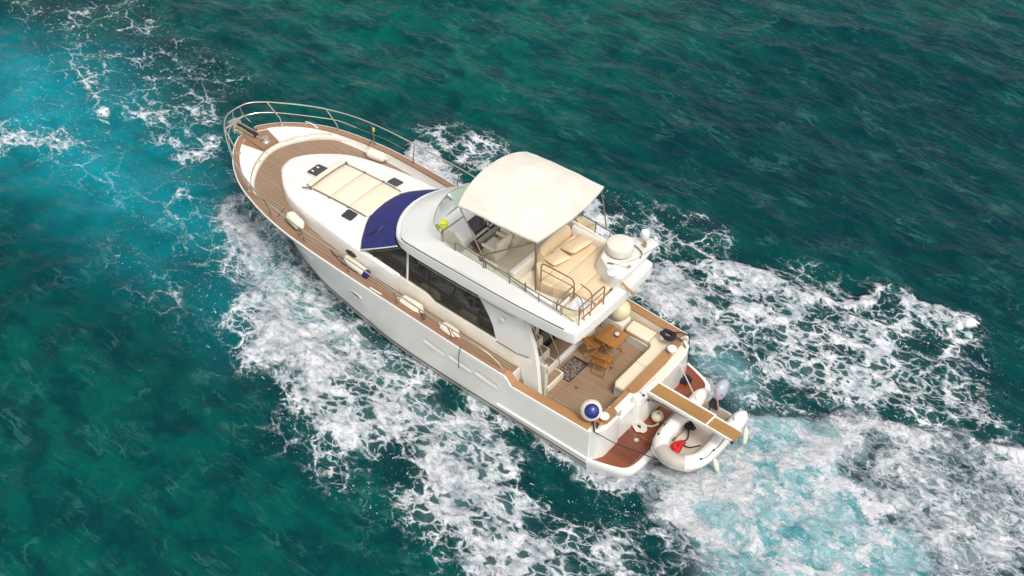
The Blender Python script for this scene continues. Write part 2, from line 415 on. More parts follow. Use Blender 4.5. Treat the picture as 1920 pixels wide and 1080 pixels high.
# solid under the deck end (the step down to the cockpit)
for side in (1, -1):
    s_ = MB(); s_.span((2.70, 1.3*side, .84), (2.78, 2.16*side, 1.715)); s_.span((2.40, 1.62*side, .84), (2.70, 2.08*side, 1.28)); s_.build('deck_step', M['gel'], yacht)
    s_ = MB(); s_.span((2.40, 1.62*side, 1.284), (2.68, 2.03*side, 1.30), .008); s_.build('step_tread', M['teakc'], yacht)
    s_ = MB(); s_.span((2.72, 1.66*side, 1.717), (2.86, 2.10*side, 1.729)); s_.build('deck_margin', M['cap'], yacht)

# raised bow platform forward of the curved coaming: arc edge, white locker lids, anchor plate
arcp = cr([(12.2, 1.97), (12.55, 1.86), (12.92, 1.68), (13.3, 1.34), (13.62, .86), (13.82, .35), (13.87, 0)], 5)
ar = [(x, y) for x, y in arcp]; arc = ar+[(x, -y) for x, y in ar[::-1][1:]]
def arcx(y): return I(abs(y), [p[1] for p in ar[::-1]], [p[0] for p in ar[::-1]])
def zp(x): return I(x, [12, 13, 14, 15.1], [2.38, 2.47, 2.53, 2.58])
e_ = MB(); rows = []
for i, (x, y) in enumerate(arc):
    a = arc[max(i-1, 0)]; b = arc[min(i+1, len(arc)-1)]; t = Vector((b[0]-a[0], b[1]-a[1])).normalized(); n = Vector((t.y, -t.x))
    if n.x > 0: n = -n
    w = I(abs(y), [0, 1.3, 1.97], [.11, .10, .05])
    h = I(abs(y), [0, 1.6, 1.97], [0, 0, -.08])
    rows.append([(x+n.x*w, y+n.y*w, dk(x)-.02), (x+n.x*w, y+n.y*w, zp(x)-.02+h), (x+n.x*w*.7, y+n.y*w*.7, zp(x)+.012+h), (x, y, zp(x)+.012+h), (x-n.x*.02, y-n.y*.02, dk(x))])
e_.grid(rows); e_.build('deck_coaming', M['gelc'], yacht)
for ya, yb_ in ((.22, .34), (-.42, -.75), (.62, .78), (-1.0,-1.12)):
    vt = MB(); ys = np.linspace(ya, yb_, 5)
    vt.grid([[(arcx(y)-.085+.0*k, y, zp(arcx(y))+.002-.012*k+.014) for y in ys] for k in (0,)]+[[(arcx(y)-.06, y, zp(arcx(y))+.0155) for y in ys]]); vt.build('coaming_slot', M['steeld'], yacht, fixn=False)
# platform surface (teak under the lids)
pl = MB(); rows = []
for k in range(25):
    y = -1.62+3.24*k/24
    xo = max([x for x in np.linspace(12.6, 14.95, 95) if inb(x, 1, .0) >= abs(y)] or [13.0]); xi = min(arcx(y), xo-.01)
    rows.append([(xi+(xo-xi)*t, y, zp(xi+(xo-xi)*t)-.0) for t in np.linspace(0, 1, 8)])
pl.grid(rows); pl.build('bow_platform', M['cap'], yacht, fixn=False)
for side in (1, -1):
    lid = MB(); out = []
    ins = []
    for y in np.linspace(.33, 1.60, 12): ins.append((min(arcx(y)+.035, 99), y))
    outer = []
    for x in np.linspace(12.98, 14.72, 16):
        outer.append((x, inb(x, 1, .03)))
    outer = [p for p in outer if p[1] > .36]
    poly = ins+outer
    poly = [(x, y*side) for x, y in poly]
    n_ = len(poly)
    lid.grid([[(x, y, zp(x)-.01) for x, y in poly], [(x, y, zp(x)+.035) for x, y in poly], [(13.6+(x-13.6)*.985, .9*side+(y-.9*side)*.98, zp(x)+.048) for x, y in poly]], True, False, True)
    lid.build('locker_lid', M['gel'], yacht)
ap = MB(); ap.prism([(13.92, -.29), (14.97, -.20), (15.0, .20), (13.92, .29)], 2.50, 2.60)
ap.build('anchor_plate', M['cap'], yacht)
# anchor roller, chain and windlass
an = MB(); an.span((14.55, .05, 2.62), (15.62, .10, 2.70), .01); an.span((14.55, -.14, 2.62), (15.62, -.09, 2.70), .01)
an.span((15.35, -.20, 2.60), (15.66, .16, 2.74), .05); an.tube([(15.5, -.42, 2.72), (15.5, .36, 2.66)], .035, 8)
an.span((15.0, -.24, 2.45), (15.45, .18, 2.60), .04)
roller = an.build('anchor_roller', M['steel'], yacht)
an = MB(); an.tube([(15.4, -.02, 2.70), (14.9, -.02, 2.69), (14.6, -.01, 2.67)], .03, 6); an.span((14.5, -.09, 2.6), (14.72, .06, 2.73), .03); an.span((14.74, -.2, 2.6), (14.84, -.12, 2.7), .01)
an.build('anchor_shank', M['black'], yacht)
ch_ = MB()
for k in range(9):
    x = 14.62-.055*k; ch_.lathe([(.012, -.022), (.03, -.01), (.03, .01), (.012, .022)], (x, -.01+.006*(k % 2), 2.64), 8)
ch_.build('anchor_chain', M['steel'], yacht)
wl = MB(); wl.lathe([(.13, 0), (.13, .03), (.09, .05), (.07, .07), (.06, .12), (.10, .15), (.11, .18), (.07, .20), (0, .205)], (14.1, -.02, 2.6), 18); wl.span((14.1, -.07, 2.6), (14.26, .03, 2.70), .03)
wl.build('windlass', M['steel'], yacht)

# bow rail: tall pulpit, lower bar, stanchions
RX = [(15.32, 0, 3.3), (15.25, .42, 3.3), (14.95, .78, 3.29), (14.5, 1.12, 3.27), (13.9, 1.5, 3.25), (13.2, 1.85, 3.22), (12.2, 2.18, 3.16), (11, 2.38, 3.07), (9.5, 2.46, 2.98), (8, 2.48, 2.93), (6.6, 2.46, 2.74), (5.6, 2.44, 2.62), (4.6, 2.42, 2.55), (3.9, 2.40, 2.50), (3.35, 2.33, 2.36), (3.05, 2.24, 2.1), (2.9, 2.2, 1.88)]
top = cr(RX, 6)
full = [(x, y, z) for x, y, z in top[::-1]]+[(x, -y, z) for x, y, z in top[1:]]
br = MB(); br.tube(full, .021, 8)
rail = br.build('bow_rail', M['steel'], yacht)
mid = cr([(15.25, -.02, 2.98), (15.15, .38, 2.95), (14.9, .71, 2.95), (14.35, 1.15, 2.92), (13, 1.88, 2.9), (12.2, 2.06, 2.87)], 6)
for side in (1, -1):
    b_ = MB(); b_.tube(half(side, mid), .015, 6); b_.build('middle_bar', M['steel'], rail)
    w_ = MB(); w_.tube(half(side, [(12.2, 2.06, 2.87), (11.2, 2.3, 2.76), (9.6, 2.42, 2.63), (8, 2.43, 2.5)]), .005, 4); w_.build('guard_wire', M['steel'], rail)
def railp(x): 
    xs = [p[0] for p in top[::-1]]; return (x, I(x, xs, [p[1] for p in top[::-1]]), I(x, xs, [p[2] for p in top[::-1]]))
for side in (1, -1):
    for xb, xt in ((14.45, 14.85), (12.85, 13.25), (11.6, 11.75), (10.1, 10.15), (8.35, 8.4), (6.55, 6.55), (5.62, 5.62), (4.62, 4.62)):
        s_ = MB(); p = off_curve(xb, side, .12); q = railp(xt); short = xb == 5.62
        zt = zs(xb)+.05
        s_.tube([(p[0], p[1], zt), (p[0]+(q[0]-p[0])*.15, p[1]+(q[1]*side-p[1])*.1, zt+.22 if not short else zt+.1), (q[0], q[1]*side, q[2] if not short else q[2])], .016, 7)
        s_.lathe([(.04, 0), (.04, .02), (.02, .03)], (p[0], p[1], zt-.005), 10)
        s_.build('stanchion', M['steel'] if xb > 12 else M['steeld'], rail)
# crossed struts of the pulpit
for y in (.14, -.18):
    s_ = MB(); s_.tube([(15.15, y*2.2, 2.62), (15.28, y*1.2, 3.0), (15.31, y*.9, 3.3)], .014, 6); s_.build('strut', M['steel'], rail)
for side in (1, -1):
    c_ = MB(); p = off_curve(14.45, side, .17)
    c_.tube([(p[0]-.1, p[1]-.03*side, 2.66), (p[0]+.12, p[1]-.03*side, 2.66)], .016, 6); c_.span((p[0]-.05, p[1]-.05*side, 2.6), (p[0]+.05, p[1], 2.66)); c_.build('bow_cleat', M['steel'], yacht)

# coachroof (trunk cabin)
SH = cr([(13.12, 0), (13.04, .3), (12.81, .6), (12.37, .96), (11.8, 1.28), (11, 1.48), (10, 1.62), (9.2, 1.70), (8.5, 1.735), (7, 1.735), (5, 1.71), (2.7, 1.69)], 5)
def zsh(x): return I(x, [2.7, 5.7, 6.0, 8.5, 9.3, 10, 11, 11.8, 12.5, 13.2], [2.17, 2.24, 2.36, 2.56, 2.60, 2.60, 2.56, 2.51, 2.46, 2.42])
def crown(x): return I(x, [8, 9, 10, 11.3, 12.4, 13.2], [.20, .20, .18, .16, .10, .02])
rows = []
fwd = [p for p in SH if p[0] >= 7.0]
ring = [(x, y) for x, y in fwd[::-1]]+[(x, -y) for x, y in fwd[1:]]
ctr = 9.0
def inset2(p, s, cx=10.0):  # towards the centre line spine
    x, y = p; sx = min(x, 12.0)
    return (sx+(x-sx)*s, y*s)
co_ = MB()
prof = [(1.03, None), (1.015, .45), (1.01, .85)]
rows.append([(x+.05 if x > 12.9 else x, y*1.025, dk(x)-.02) for x, y in ring])
rows.append([(x+.02 if x > 12.9 else x, y*1.012, dk(x)*.5+zsh(x)*.5) for x, y in ring])
rows.append([(x, y*1.004, zsh(x)-.07) for x, y in ring])
for s in (.992, .97, .93, .85, .7, .5, .25, 0.001):
    rows.append([(*inset2((x, y), s), zsh(inset2((x, y), s)[0])+crown(inset2((x, y), s)[0])*(1-s**2)-(.035 if s > .985 else .01 if s > .96 else 0)) for x, y in ring])
co_.grid(rows); coach = co_.build('coachroof', M['gel'], yacht, sharp=60)
def ztop(x, y):
    ysh = I(-x, [-p[0] for p in SH], [p[1] for p in SH]); s = min(1, abs(y)/max(.1, ysh)); return zsh(x)+crown(x)*(1-s*s)
# cabin side below the windows with its ledge
for side in (1, -1):
    cs = MB(); xs = list(np.linspace(2.3, 8.9, 34))+[]
    def lz(x): return I(x, [2.3, 5.72, 5.98, 8.5, 8.9], [2.17, 2.24, 2.38, 2.52, 2.56])
    cs.grid([[(x, 1.765*side, .86 if x < 2.74 else dk(x)-.02) for x in xs], [(x, 1.745*side, lz(x)-.20) for x in xs], [(x, 1.735*side, lz(x)-.18) for x in xs], [(x, 1.725*side, lz(x)-.03) for x in xs],
             [(x, 1.70*side, lz(x)) for x in xs], [(x, 1.60*side, lz(x)+.004) for x in xs], [(x, 1.59*side, lz(x)-.02) for x in xs], [(x, 1.55*side, 1.9) for x in xs]])
    cs.build('cabin_side', M['gelc'], yacht)
    for x in (8.8,):
        mt = Matrix.Translation((x, 1.752*side, 2.27)) @ Matrix.Rotation(R(90)*(-side), 4, 'X') @ Matrix.Diagonal((2.2, 1, 1, 1))
        fr = MB(); fr.lathe([(0, .006), (.085, .01), (.10, 0), (.10, -.02)], mat=mt, n=20); fr.build('oval_port', M['hatchg'], yacht)

# hatches on the coachroof
def slab(x, y, z, l, w, h, r, ex):
    pr = rrect(-l/2, -w/2, l/2, w/2, r); n = len(pr); m3 = ex.to_matrix()
    vs = [tuple(m3 @ Vector((a, b_, k))+Vector((x, y, z))) for k in (0, h) for a, b_ in pr]
    return vs, [tuple(range(n))[::-1], tuple(range(n, 2*n))]+[(i, (i+1) % n, n+(i+1) % n, n+i) for i in range(n)]
def hatch(x, y, w, l, rot=0):
    z = ztop(x, y); dzx = (ztop(x+.2, y)-ztop(x-.2, y))/.4; dzy = (ztop(x, y+.15)-ztop(x, y-.15))/.3
    h = MB(); ex = Euler((math.atan(dzy), -math.atan(dzx), rot))
    h.add(*slab(x, y, z+.0, l, w, .035, .07, ex)); f = h.build('deck_hatch', M['steel'] if False else M['gel'], yacht)
    g = MB(); g.add(*slab(x, y, z+.036, l-.06, w-.06, .008, .055, ex)); g.build('pane', M['hatchg'], f)
    return ex, z
hatch(9.58, .96, .40, .46); hatch(9.58, -.96, .40, .46)
hatch(11.78, .02, .56, .60)
for y in (.13, -.09): k_ = MB(); k_.box((11.92, y, ztop(11.92, 0)+.045), (.09, .05, .014), None, .005); k_.build('hatch_latch', M['gel'], yacht)

# sunpad on the coachroof, three panels, bars each side
px = [(11.33, 10.62), (10.60, 9.86), (9.84, 9.0)]
def padw(x): return .70
for i, (xa, xb) in enumerate(px):
    p_ = MB(); rows = []
    for t in np.linspace(0, 1, 7):
        x = xa+(xb-xa)*t; e = min(t, 1-t)*abs(xb-xa); 
        r = []
        for s in np.linspace(-1, 1, 15):
            yy_ = s*.70; xx = x
            if i == 2: xx = x-(.10*(1-s*s) if t > .9 else .10*(1-s*s)*t)*-1*0+(-.12*abs(s)**3*(-1)*t if True else 0)
            r.append((xx, yy_, ztop(x, yy_)+.03+.055*min(1, e/.06)**.5*min(1, (1-abs(s))*.70/.05)**.5))
        rows.append(r)
    p_.grid(rows)
    p_.build('sun_pad', M['sunpad'], yacht, sharp=80)
p_ = MB(); rows = []
for a in np.linspace(0, math.pi, 8):
    rows.append([(11.50+.11*math.cos(a), y, ztop(11.5, y)+.02+.09*math.sin(a)) for y in np.linspace(-.72, .72, 11)])
p_.grid(rows); p_.build('headrest', M['sunpad'], yacht)
b_ = MB(); b_.tube([(11.36, y, ztop(11.36, y)+.085) for y in np.linspace(-.74, .78, 9)], .017, 6)
for y in (-.74, .76): b_.box((11.37, y, ztop(11.37, y)+.05), (.09, .05, .10), None, .01)
b_.tube([(11.62, .86, ztop(11.6, .86)+.06), (11.37, .78, ztop(11.4, .78)+.08)], .02, 6)
b_.build('pad_hinge_bar', M['steeld'], yacht)
for side in (1, -1):
    b_ = MB(); b_.tube([(x, .735*side, ztop(x, .735)+.035) for x in np.linspace(11.3, 9.15, 12)], .013, 6)
    for x in (10.61, 9.85): b_.box((x, .745*side, ztop(x, .74)+.035), (.07, .05, .05), None, .01)
    b_.build('pad_side_bar', M['steeld'], yacht)

# navy cover over the windscreen
F_ = cr([(9.17, 0), (9.13, .45), (8.99, .85), (8.84, 1.12), (8.66, 1.42), (8.43, 1.715)], 5)
B_ = cr([(7.95, 0), (7.9, .42), (7.7, .88), (7.5, 1.22), (7.3, 1.45), (7.1, 1.60)], 5)
cv = MB(); L = []
for (a, b) in zip(F_, B_):
    za = ztop(a[0], min(a[1], 1.68))+.02 if a[1] < 1.6 else 2.60; zb = 3.42-.0*b[1]
    L.append([(a[0]+(b[0]-a[0])*t, a[1]+(b[1]-a[1])*t, za+(zb-za)*t+.07*math.sin(math.pi*t)*max(-.15, 1-(a[1]/1.45)**2)) for t in np.linspace(0, 1, 9)])
rowsL = L[::-1]+[[(x, -y, z) for x, y, z in r] for r in L[1:]]
cv.grid(rowsL); wc = cv.build('windscreen_cover', M['blue'], yacht, sharp=80)
hm = MB(); hm.tube([r[0] for r in rowsL], .018, 6); hm.build('cover_hem', M['piping'], wc)
for side in (1, -1):
    hm = MB(); hm.tube(half(side, [(a, b, c+.005) for a, b, c in L[-1]]), .02, 6); hm.build('cover_piping', M['towel'], wc)
wi = MB(); wi.tube([(8.05, .95, 3.2), (8.35, 1.2, 2.99), (8.5, 1.35, 2.86)], .016, 5); wi.tube([(7.85, .8, 3.36), (8.05, .95, 3.2)], .03, 6); wi.tube([(8.15, 1.35, 3.05), (8.2, 1.08, 3.14), (8.1, .75, 3.22)], .012, 5)
wi.build('wiper', M['black'], yacht)

# saloon: windows each side, frame, mullions
def yw(z): return 1.66-.10*(z-2.3)
WPL = [(8.36, 2.50), (7.9, 2.80), (7.4, 3.12), (7.05, 3.36), (6.5, 3.55), (4.6, 3.55), (4.3, 3.35), (4.05, 3.10), (3.85, 2.85), (3.68, 2.57), (3.55, 2.20), (5.72, 2.255), (5.98, 2.39)]
for side in (1, -1):
    g = MB(); n = len(WPL)
    g.add([(x, yw(z)*side, z) for x, z in WPL], [tuple(range(n))]); g.build('saloon_window', M['win'], yacht)
    fr = MB(); fr.tube([(x, yw(z)*side, z) for x, z in WPL], .022, 6, closed=True); wf = fr.build('window_frame', M['steeld'], yacht)
    for xa, xb, w, mm in ((6.74, 6.74, .035, M['gelc']), (5.95, 5.95, .012, M['black']), (8.0, 8.0, .016, M['black'])):
        q = MB(); zb = 2.40 if xa > 5.98 else 2.36; zt = 3.5 if xa < 7 else 2.72
        q.tube([(xa, (yw(zb)+.005)*side, zb), (xb, (yw(zt)+.005)*side, zt)], w, 6); q.build('mullion', mm, yacht)
    # wing: cabin side carried aft, with the curved trailing edge
    wg = [(3.55, 2.20), (3.68, 2.57), (3.85, 2.85), (4.05, 3.10), (4.3, 3.35), (4.6, 3.56), (3.05, 3.56)]+cr([(2.86, 3.5), (2.62, 3.2), (2.4, 2.82), (2.25, 2.4), (2.12, 1.95), (2.02, 1.5), (1.92, 1.1), (1.86, .86)], 3)+[(2.3, .86), (2.6, 1.6), (2.74, 2.17)]
    w_ = MB()
    n = len(wg); vs = []
    for yy_ in (0, -.13):
        vs += [(x, (yw(z)+.02+yy_+(.08*(2.3-z)/1.4 if z < 2.3 else 0))*side, z) for x, z in wg]
    w_.add(vs, [tuple(range(n)), tuple(range(n, 2*n))[::-1]]+[(i, (i+1) % n, n+(i+1) % n, n+i)[::-1] for i in range(n)])
    w_.build('cabin_wing', M['gel'], yacht)
    gr = MB(); gr.tube([(3.5, 1.735*side, 2.2), (2.8, 1.735*side, 2.18), (2.42, 1.72*side, 2.26)], .01, 5); gr.build('wing_seam', M['stripe'], yacht)
    hr = MB(); hr.tube([(6.2, 1.765*side, 3.49), (5, 1.80*side, 3.50), (3.2, 1.80*side, 3.52), (2.9, 1.77*side, 3.50)], .012, 6); hr.build('rim_gap_line', M['steeld'], yacht)  # dark tube added to draw the gutter gap under the flybridge rim
    lm = MB(); lm.span((3.28, 1.64*side, 2.98), (3.42, 1.72*side, 3.10), .03); lm.build('side_lamp', M['gelc'], yacht)
# saloon interior seen through the glass
it = MB(); it.span((3.1, -1.5, 1.70), (7.9, 1.5, 1.76)); it.span((7.3, -1.5, 1.76), (8.2, 1.5, 2.4), .05); it.span((6.1, -1.5, 1.76), (7.0, -1.0, 2.5), .05); it.build('saloon_floor', M['dwood'], yacht)
it = MB(); it.span((4.0, .95, 1.76), (5.9, 1.45, 2.1), .1, 3); it.span((4.0, 1.28, 2.1), (5.9, 1.50, 2.42), .08, 3); it.build('saloon_sofa', M['gelc'], yacht); it = MB(); it.span((3.6, -1.45, 1.76), (5.5, -.8, 2.1), .1, 3); it.span((5.6, -1.45, 1.76), (6.0, -.8, 2.35), .1, 3); it.build('saloon_sofa', M['gelc'], yacht)
it = MB(); it.span((4.3, -.45, 2.02), (5.3, .35, 2.06), .01); it.span((4.7, -.1, 1.76), (4.9, .05, 2.02)); it.build('saloon_table', M['dwood'], yacht)
# saloon aft bulkhead with sliding door
bk = MB(); bk.span((3.0, -1.65, .86), (3.06, -1.0, 3.52)); bk.span((3.0, .55, .86), (3.06, 1.60, 3.52)); bk.span((3.0, -1.0, 3.0), (3.06, .55, 3.52)); bk.build('aft_bulkhead', M['gelc'], yacht)
dr = MB(); dr.span((3.02, -.98, 1.06), (3.04, .53, 2.99)); dr.build('sliding_door', M['win'], yacht)
dr = MB(); dr.tube([(3.0, -.22, 1.07), (3.0, -.22, 2.98)], .03, 4); dr.build('door_frame', M['steel'], yacht)
# starboard cabin corner structure

# ------------------------------------------------------------------ flybridge moulding
RIM = cr([(7.95, 0), (7.89, .45), (7.70, .9), (7.42, 1.28), (7.08, 1.57), (6.5, 1.72), (5, 1.77), (3, 1.77), (1.6, 1.76), (1.10, 1.72), (.99, 1.58), (.95, .9), (.93, 0)], 5)
TOP = cr([(6.50, 0), (6.45, .35), (6.30, .72), (6.10, 1.05), (5.85, 1.32), (5.4, 1.47), (4.4, 1.51), (2.8, 1.50), (1.75, 1.48), (1.27, 1.44), (1.19, 1.33), (1.17, .8), (1.15, 0)], 5)
kk = list(range(len(RIM)))
TZ = [I(i/5, [0, 1, 2, 3, 4, 5, 6, 7, 8, 9, 10, 11, 12], [4.12, 4.12, 4.13, 4.15, 4.2, 4.28, 4.30, 4.25, 4.14, 4.04, 3.99, 3.97, 3.97]) for i in kk]
LZ = [I(p[0], [.9, 1.2, 3, 7.2, 7.95], [3.66, 3.64, 3.54, 3.50, 3.48]) if i < 62 else 3.6 for i, p in enumerate(RIM)]
CZ = [LZ[i]+I(i/5, [0, 3, 4.2, 5, 6, 12], [.05, .06, .22, .33, .37, .33]) for i in kk]
def sym(rows): return [p for p in rows]+[(x, -y, z) for x, y, z in rows[::-1][1:-1]]
def mixp(a, b, t): return (a[0]+(b[0]-a[0])*t, a[1]+(b[1]-a[1])*t)
fl = MB(); rg = []
rg.append(sym([(4+(p[0]-4)*.96, p[1]*.93, LZ[i]+.05) for i, p in enumerate(RIM)]))
rg.append(sym([(4+(p[0]-4)*.985, p[1]*.975, LZ[i]-.0) for i, p in enumerate(RIM)]))
rg.append(sym([(p[0], p[1], LZ[i]+.03) for i, p in enumerate(RIM)]))
rg.append(sym([(p[0]-.0, p[1], CZ[i]-.03) for i, p in enumerate(RIM)]))
rg.append(sym([(*mixp(p, TOP[i], .03), CZ[i]) for i, p in enumerate(RIM)]))
rg.append(sym([(*mixp(p, TOP[i], .11), CZ[i]+.004) for i, p in enumerate(RIM)]))
for t in (.13, .35, .6, .85):
    rg.append(sym([(*mixp(p, TOP[i], t), CZ[i]+(TZ[i]-CZ[i])*t+I(i/5, [0, 4, 5, 12], [.10, .02, 0, 0])*math.sin(math.pi*t)) for i, p in enumerate(RIM)]))
rg.append(sym([(TOP[i][0], TOP[i][1], TZ[i]) for i in kk]))
rg.append(sym([(4+(TOP[i][0]-4)*.985, TOP[i][1]*.975, TZ[i]+.02) for i in kk]))
rg.append(sym([(4+(TOP[i][0]-4)*.965, TOP[i][1]*.945, TZ[i]+.01) for i in kk]))
fl.grid(rg, closed=True)
fly = fl.build('flybridge', M['gel'], yacht, sharp=28)
il = MB(); inn = sym([(4+(TOP[i][0]-4)*.965, TOP[i][1]*.945, TZ[i]+.01) for i in kk]); bot = sym([(4+(TOP[i][0]-4)*.955, TOP[i][1]*.925, 3.60) for i in kk])
il.grid([inn, bot], closed=True); il.build('inner_coaming', M['gelc'], fly, fixn=False)
ff = MB(); ff.add([(4+(TOP[i][0]-4)*.96, TOP[i][1]*.94*s, 3.6) for s in (1, -1) for i in (kk if s == 1 else kk[::-1][1:-1])], [tuple(range(2*len(kk)-2))]); ff.build('flybridge_floor', M['nonskid'], fly)
un = MB(); un.add([(4+(RIM[i][0]-4)*.965, RIM[i][1]*.935*s, LZ[i]+.045) for s in (1, -1) for i in (kk if s == 1 else kk[::-1][1:-1])], [tuple(range(2*len(kk)-2))]); un.build('flybridge_underside', M['gelc'], fly)
# dark seam line above the moulded lip
for side in (1, -1):
    s_ = MB(); s_.tube([(*mixp(RIM[i], TOP[i], .12), CZ[i]+.018) for i in kk[19:43]] if side == 1 else [(mixp(RIM[i], TOP[i], .12)[0], -mixp(RIM[i], TOP[i], .12)[1], CZ[i]+.018) for i in kk[19:43]], .016, 5)
    s_.build('seam', M['stripe'], fly)
# aft lip strip (dark gold line seen at the inner aft edge)
s_ = MB(); s_.span((1.20, .2, 3.985), (1.24, 1.2, 4.0)); s_.build('seam', M['woodf'], fly)

# wind deflector of pale green acrylic
gb = cr([(6.42, 0), (6.33, .42), (6.14, .85), (5.88, 1.24), (5.45, 1.43)], 4); gt = cr([(6.60, 0), (6.48, .5), (6.25, .95), (6.0, 1.27), (5.55, 1.47)], 4)
wf = MB(); rows = []
prs = list(zip(gb, gt)); prs = prs[::-1]+[((a[0], -a[1]), (b[0], -b[1])) for a, b in prs[1:]]
for a, b in prs:
    h = .40
    za = I(abs(a[1]), [0, 1.05, 1.43], [4.13, 4.17, 4.29]); rows.append([(a[0], a[1], za), ((a[0]+b[0])/2, (a[1]+b[1])/2, za+h*.5), (b[0], b[1], za+h-.05*(abs(a[1]) > 1.35))])
wf.grid(rows); wind = wf.build('wind_deflector', M['clear'], yacht)
e_ = MB(); e_.tube([r[2] for r in rows], .009, 5); e_.build('edge_trim', M['steeld'], wind)
for side in (1, -1):
    for xa, xb in ((5.40, 4.05), (4.0, 2.75)):
        g = MB(); g.grid([[(x, 1.46*side, 4.30-.02*(5-x)) for x in (xa, xb)], [(x, 1.50*side, 4.56-.03*(5-x)) for x in (xa, xb)]]); g.build('side_screen', M['clear'], wind)
        p_ = MB(); p_.tube([(xb, 1.46*side, 4.2), (xb, 1.50*side, 4.6)], .018, 6); p_.build('screen_post', M['steeld'], wind)
    # coaming hand rail
    hr = MB(); hr.tube(cr([(5.12, 1.46*side, 4.30), (5.10, 1.47*side, 4.55), (4.98, 1.49*side, 4.62), (4.2, 1.52*side, 4.62), (3.2, 1.53*side, 4.56), (2.2, 1.52*side, 4.50), (1.6, 1.50*side, 4.50), (1.22, 1.40*side, 4.48), (1.12, 1.2*side, 4.46)], 5), .018, 7)
    if side == 1: hr.tube(cr([(4.3, 1.50, 4.56), (3.2, 1.51, 4.44), (2.2, 1.51, 4.30), (1.5, 1.48, 4.22), (1.25, 1.42, 4.1)], 4), .012, 6)
    h_ = hr.build('coaming_rail', M['steeld'], fly)
    for x in (4.1, 3.25, 2.3, 1.6):
        q = MB(); q.tube([(x, 1.49*side, 4.18), (x, 1.525*side, I(x, [1.2, 2.2, 3.2, 4.2], [4.48, 4.5, 4.56, 4.62]))], .015, 6); q.build('rail_post', M['steeld'], h_)
# port and starboard front posts
for side in (1, -1):
    q = MB(); q.tube([(5.62, 1.36*side, 4.28), (5.62, 1.38*side, 4.62)], .022, 6); q.build('screen_post', M['steeld'], wind)

# stair-head rails
hp = MB()
def hoop(mb, a, b, z0, z1, r=.019, rad=.12):
    ax = Vector(a); bx = Vector(b); d = (bx-ax).normalized()
    mb.tube([(ax.x, ax.y, z0), (ax.x, ax.y, z1-rad), (*(ax+d*rad*.3), z1-rad*.3), (*(ax+d*rad), z1), (*(bx-d*rad), z1), (*(bx-d*rad*.3), z1-rad*.3), (bx.x, bx.y, z1-rad), (bx.x, bx.y, z0)], r, 8)
hoop(hp, (2.88, .68), (1.84, .66), 3.6, 4.62); hp.tube([(2.86, .68, 4.38), (1.86, .66, 4.38)], .014, 6); hp.build('stair_rail', M['steeld'], fly)
hp = MB(); hoop(hp, (1.80, .70), (1.80, 1.42), 4.1, 4.5); hp.tube([(1.8, .70, 4.3), (1.8, 1.40, 4.3)], .014, 6); hp.build('stair_rail', M['steeld'], fly)
hp = MB(); hoop(hp, (1.13, .34), (1.15, 1.36), 3.95, 4.62, rad=.06); hp.tube([(1.13, .36, 4.4), (1.15, 1.34, 4.4)], .014, 6)
hp.tube(cr([(1.75, .5, 4.42), (1.35, .6, 4.42), (1.15, .85, 4.3), (1.14, .9, 4.0)], 4), .016, 6)
hp.tube(cr([(1.8, .75, 4.3), (1.45, .85, 4.3), (1.2, 1.1, 4.15), (1.15, 1.12, 3.98)], 4), .014, 6); hp.build('stern_rail', M['steeld'], fly)
oh = MB(); oh.span((1.95, .74, 3.604), (2.75, 1.30, 3.612)); oh.build('stairwell_dark_sheet', M['black'], fly)  # flat black sheet painting the dark of the stairwell onto the floor
ow = MB(); ow.span((1.88, .72, 3.6), (1.96, 1.38, 4.05), .02); ow.span((2.02, 1.20, 3.6), (3.9, 1.38, 4.22), .05, 3); ow.build('stair_side', M['gel'], fly)

# helm console, seats
hc = MB()
hc.grid([[(x, y, z) for x, z in ((6.36, 3.6), (6.34, 4.10), (5.85, 4.24), (5.62, 4.28), (5.38, 4.08), (5.30, 3.98), (5.28, 3.6))] for y in (-.95, .92)], False)
hc.add([(x, y, z) for y in (-.95,) for x, z in ((6.36, 3.6), (6.34, 4.10), (5.85, 4.24), (5.62, 4.28), (5.38, 4.08), (5.30, 3.98), (5.28, 3.6))], [tuple(range(7))])
hc.add([(x, y, z) for y in (.92,) for x, z in ((6.36, 3.6), (6.34, 4.10), (5.85, 4.24), (5.62, 4.28), (5.38, 4.08), (5.30, 3.98), (5.28, 3.6))], [tuple(range(7))])
cons = hc.build('helm_console', M['gel'], fly)
dp = MB()
for ya, yb2 in ((-.1, .42), (-.62, -.18), (-.92, -.68)):
    dp.grid([[(5.615, y, 4.308) for y in (ya, yb2)], [(5.375, y, 4.092) for y in (ya, yb2)], [(5.31, y, 3.995) for y in (ya, yb2)], [(5.275, y, 3.75) for y in (ya, yb2)]])
dp.build('instrument_panel', M['dash'], cons, fixn=False)
sw = MB(); sw.tube([(5.28+.10*math.sin(a)*.5, -.2+.19*math.cos(a), 4.12+.17*math.sin(a)) for a in [2*math.pi*k/20 for k in range(20)]], .015, 6, closed=True)
for a in (R(90), R(210), R(330)): sw.tube([(5.29, -.2, 4.10), (5.28+.05*math.sin(a), -.2+.19*math.cos(a), 4.12+.17*math.sin(a))], .012, 5)
sw.build('steering_wheel', M['black'], cons)
wp_ = MB(); wp_.span((5.1, -1.3, 3.602), (5.25, 1.0, 3.9), .03); wp_.build('footrest', M['grey'], cons)
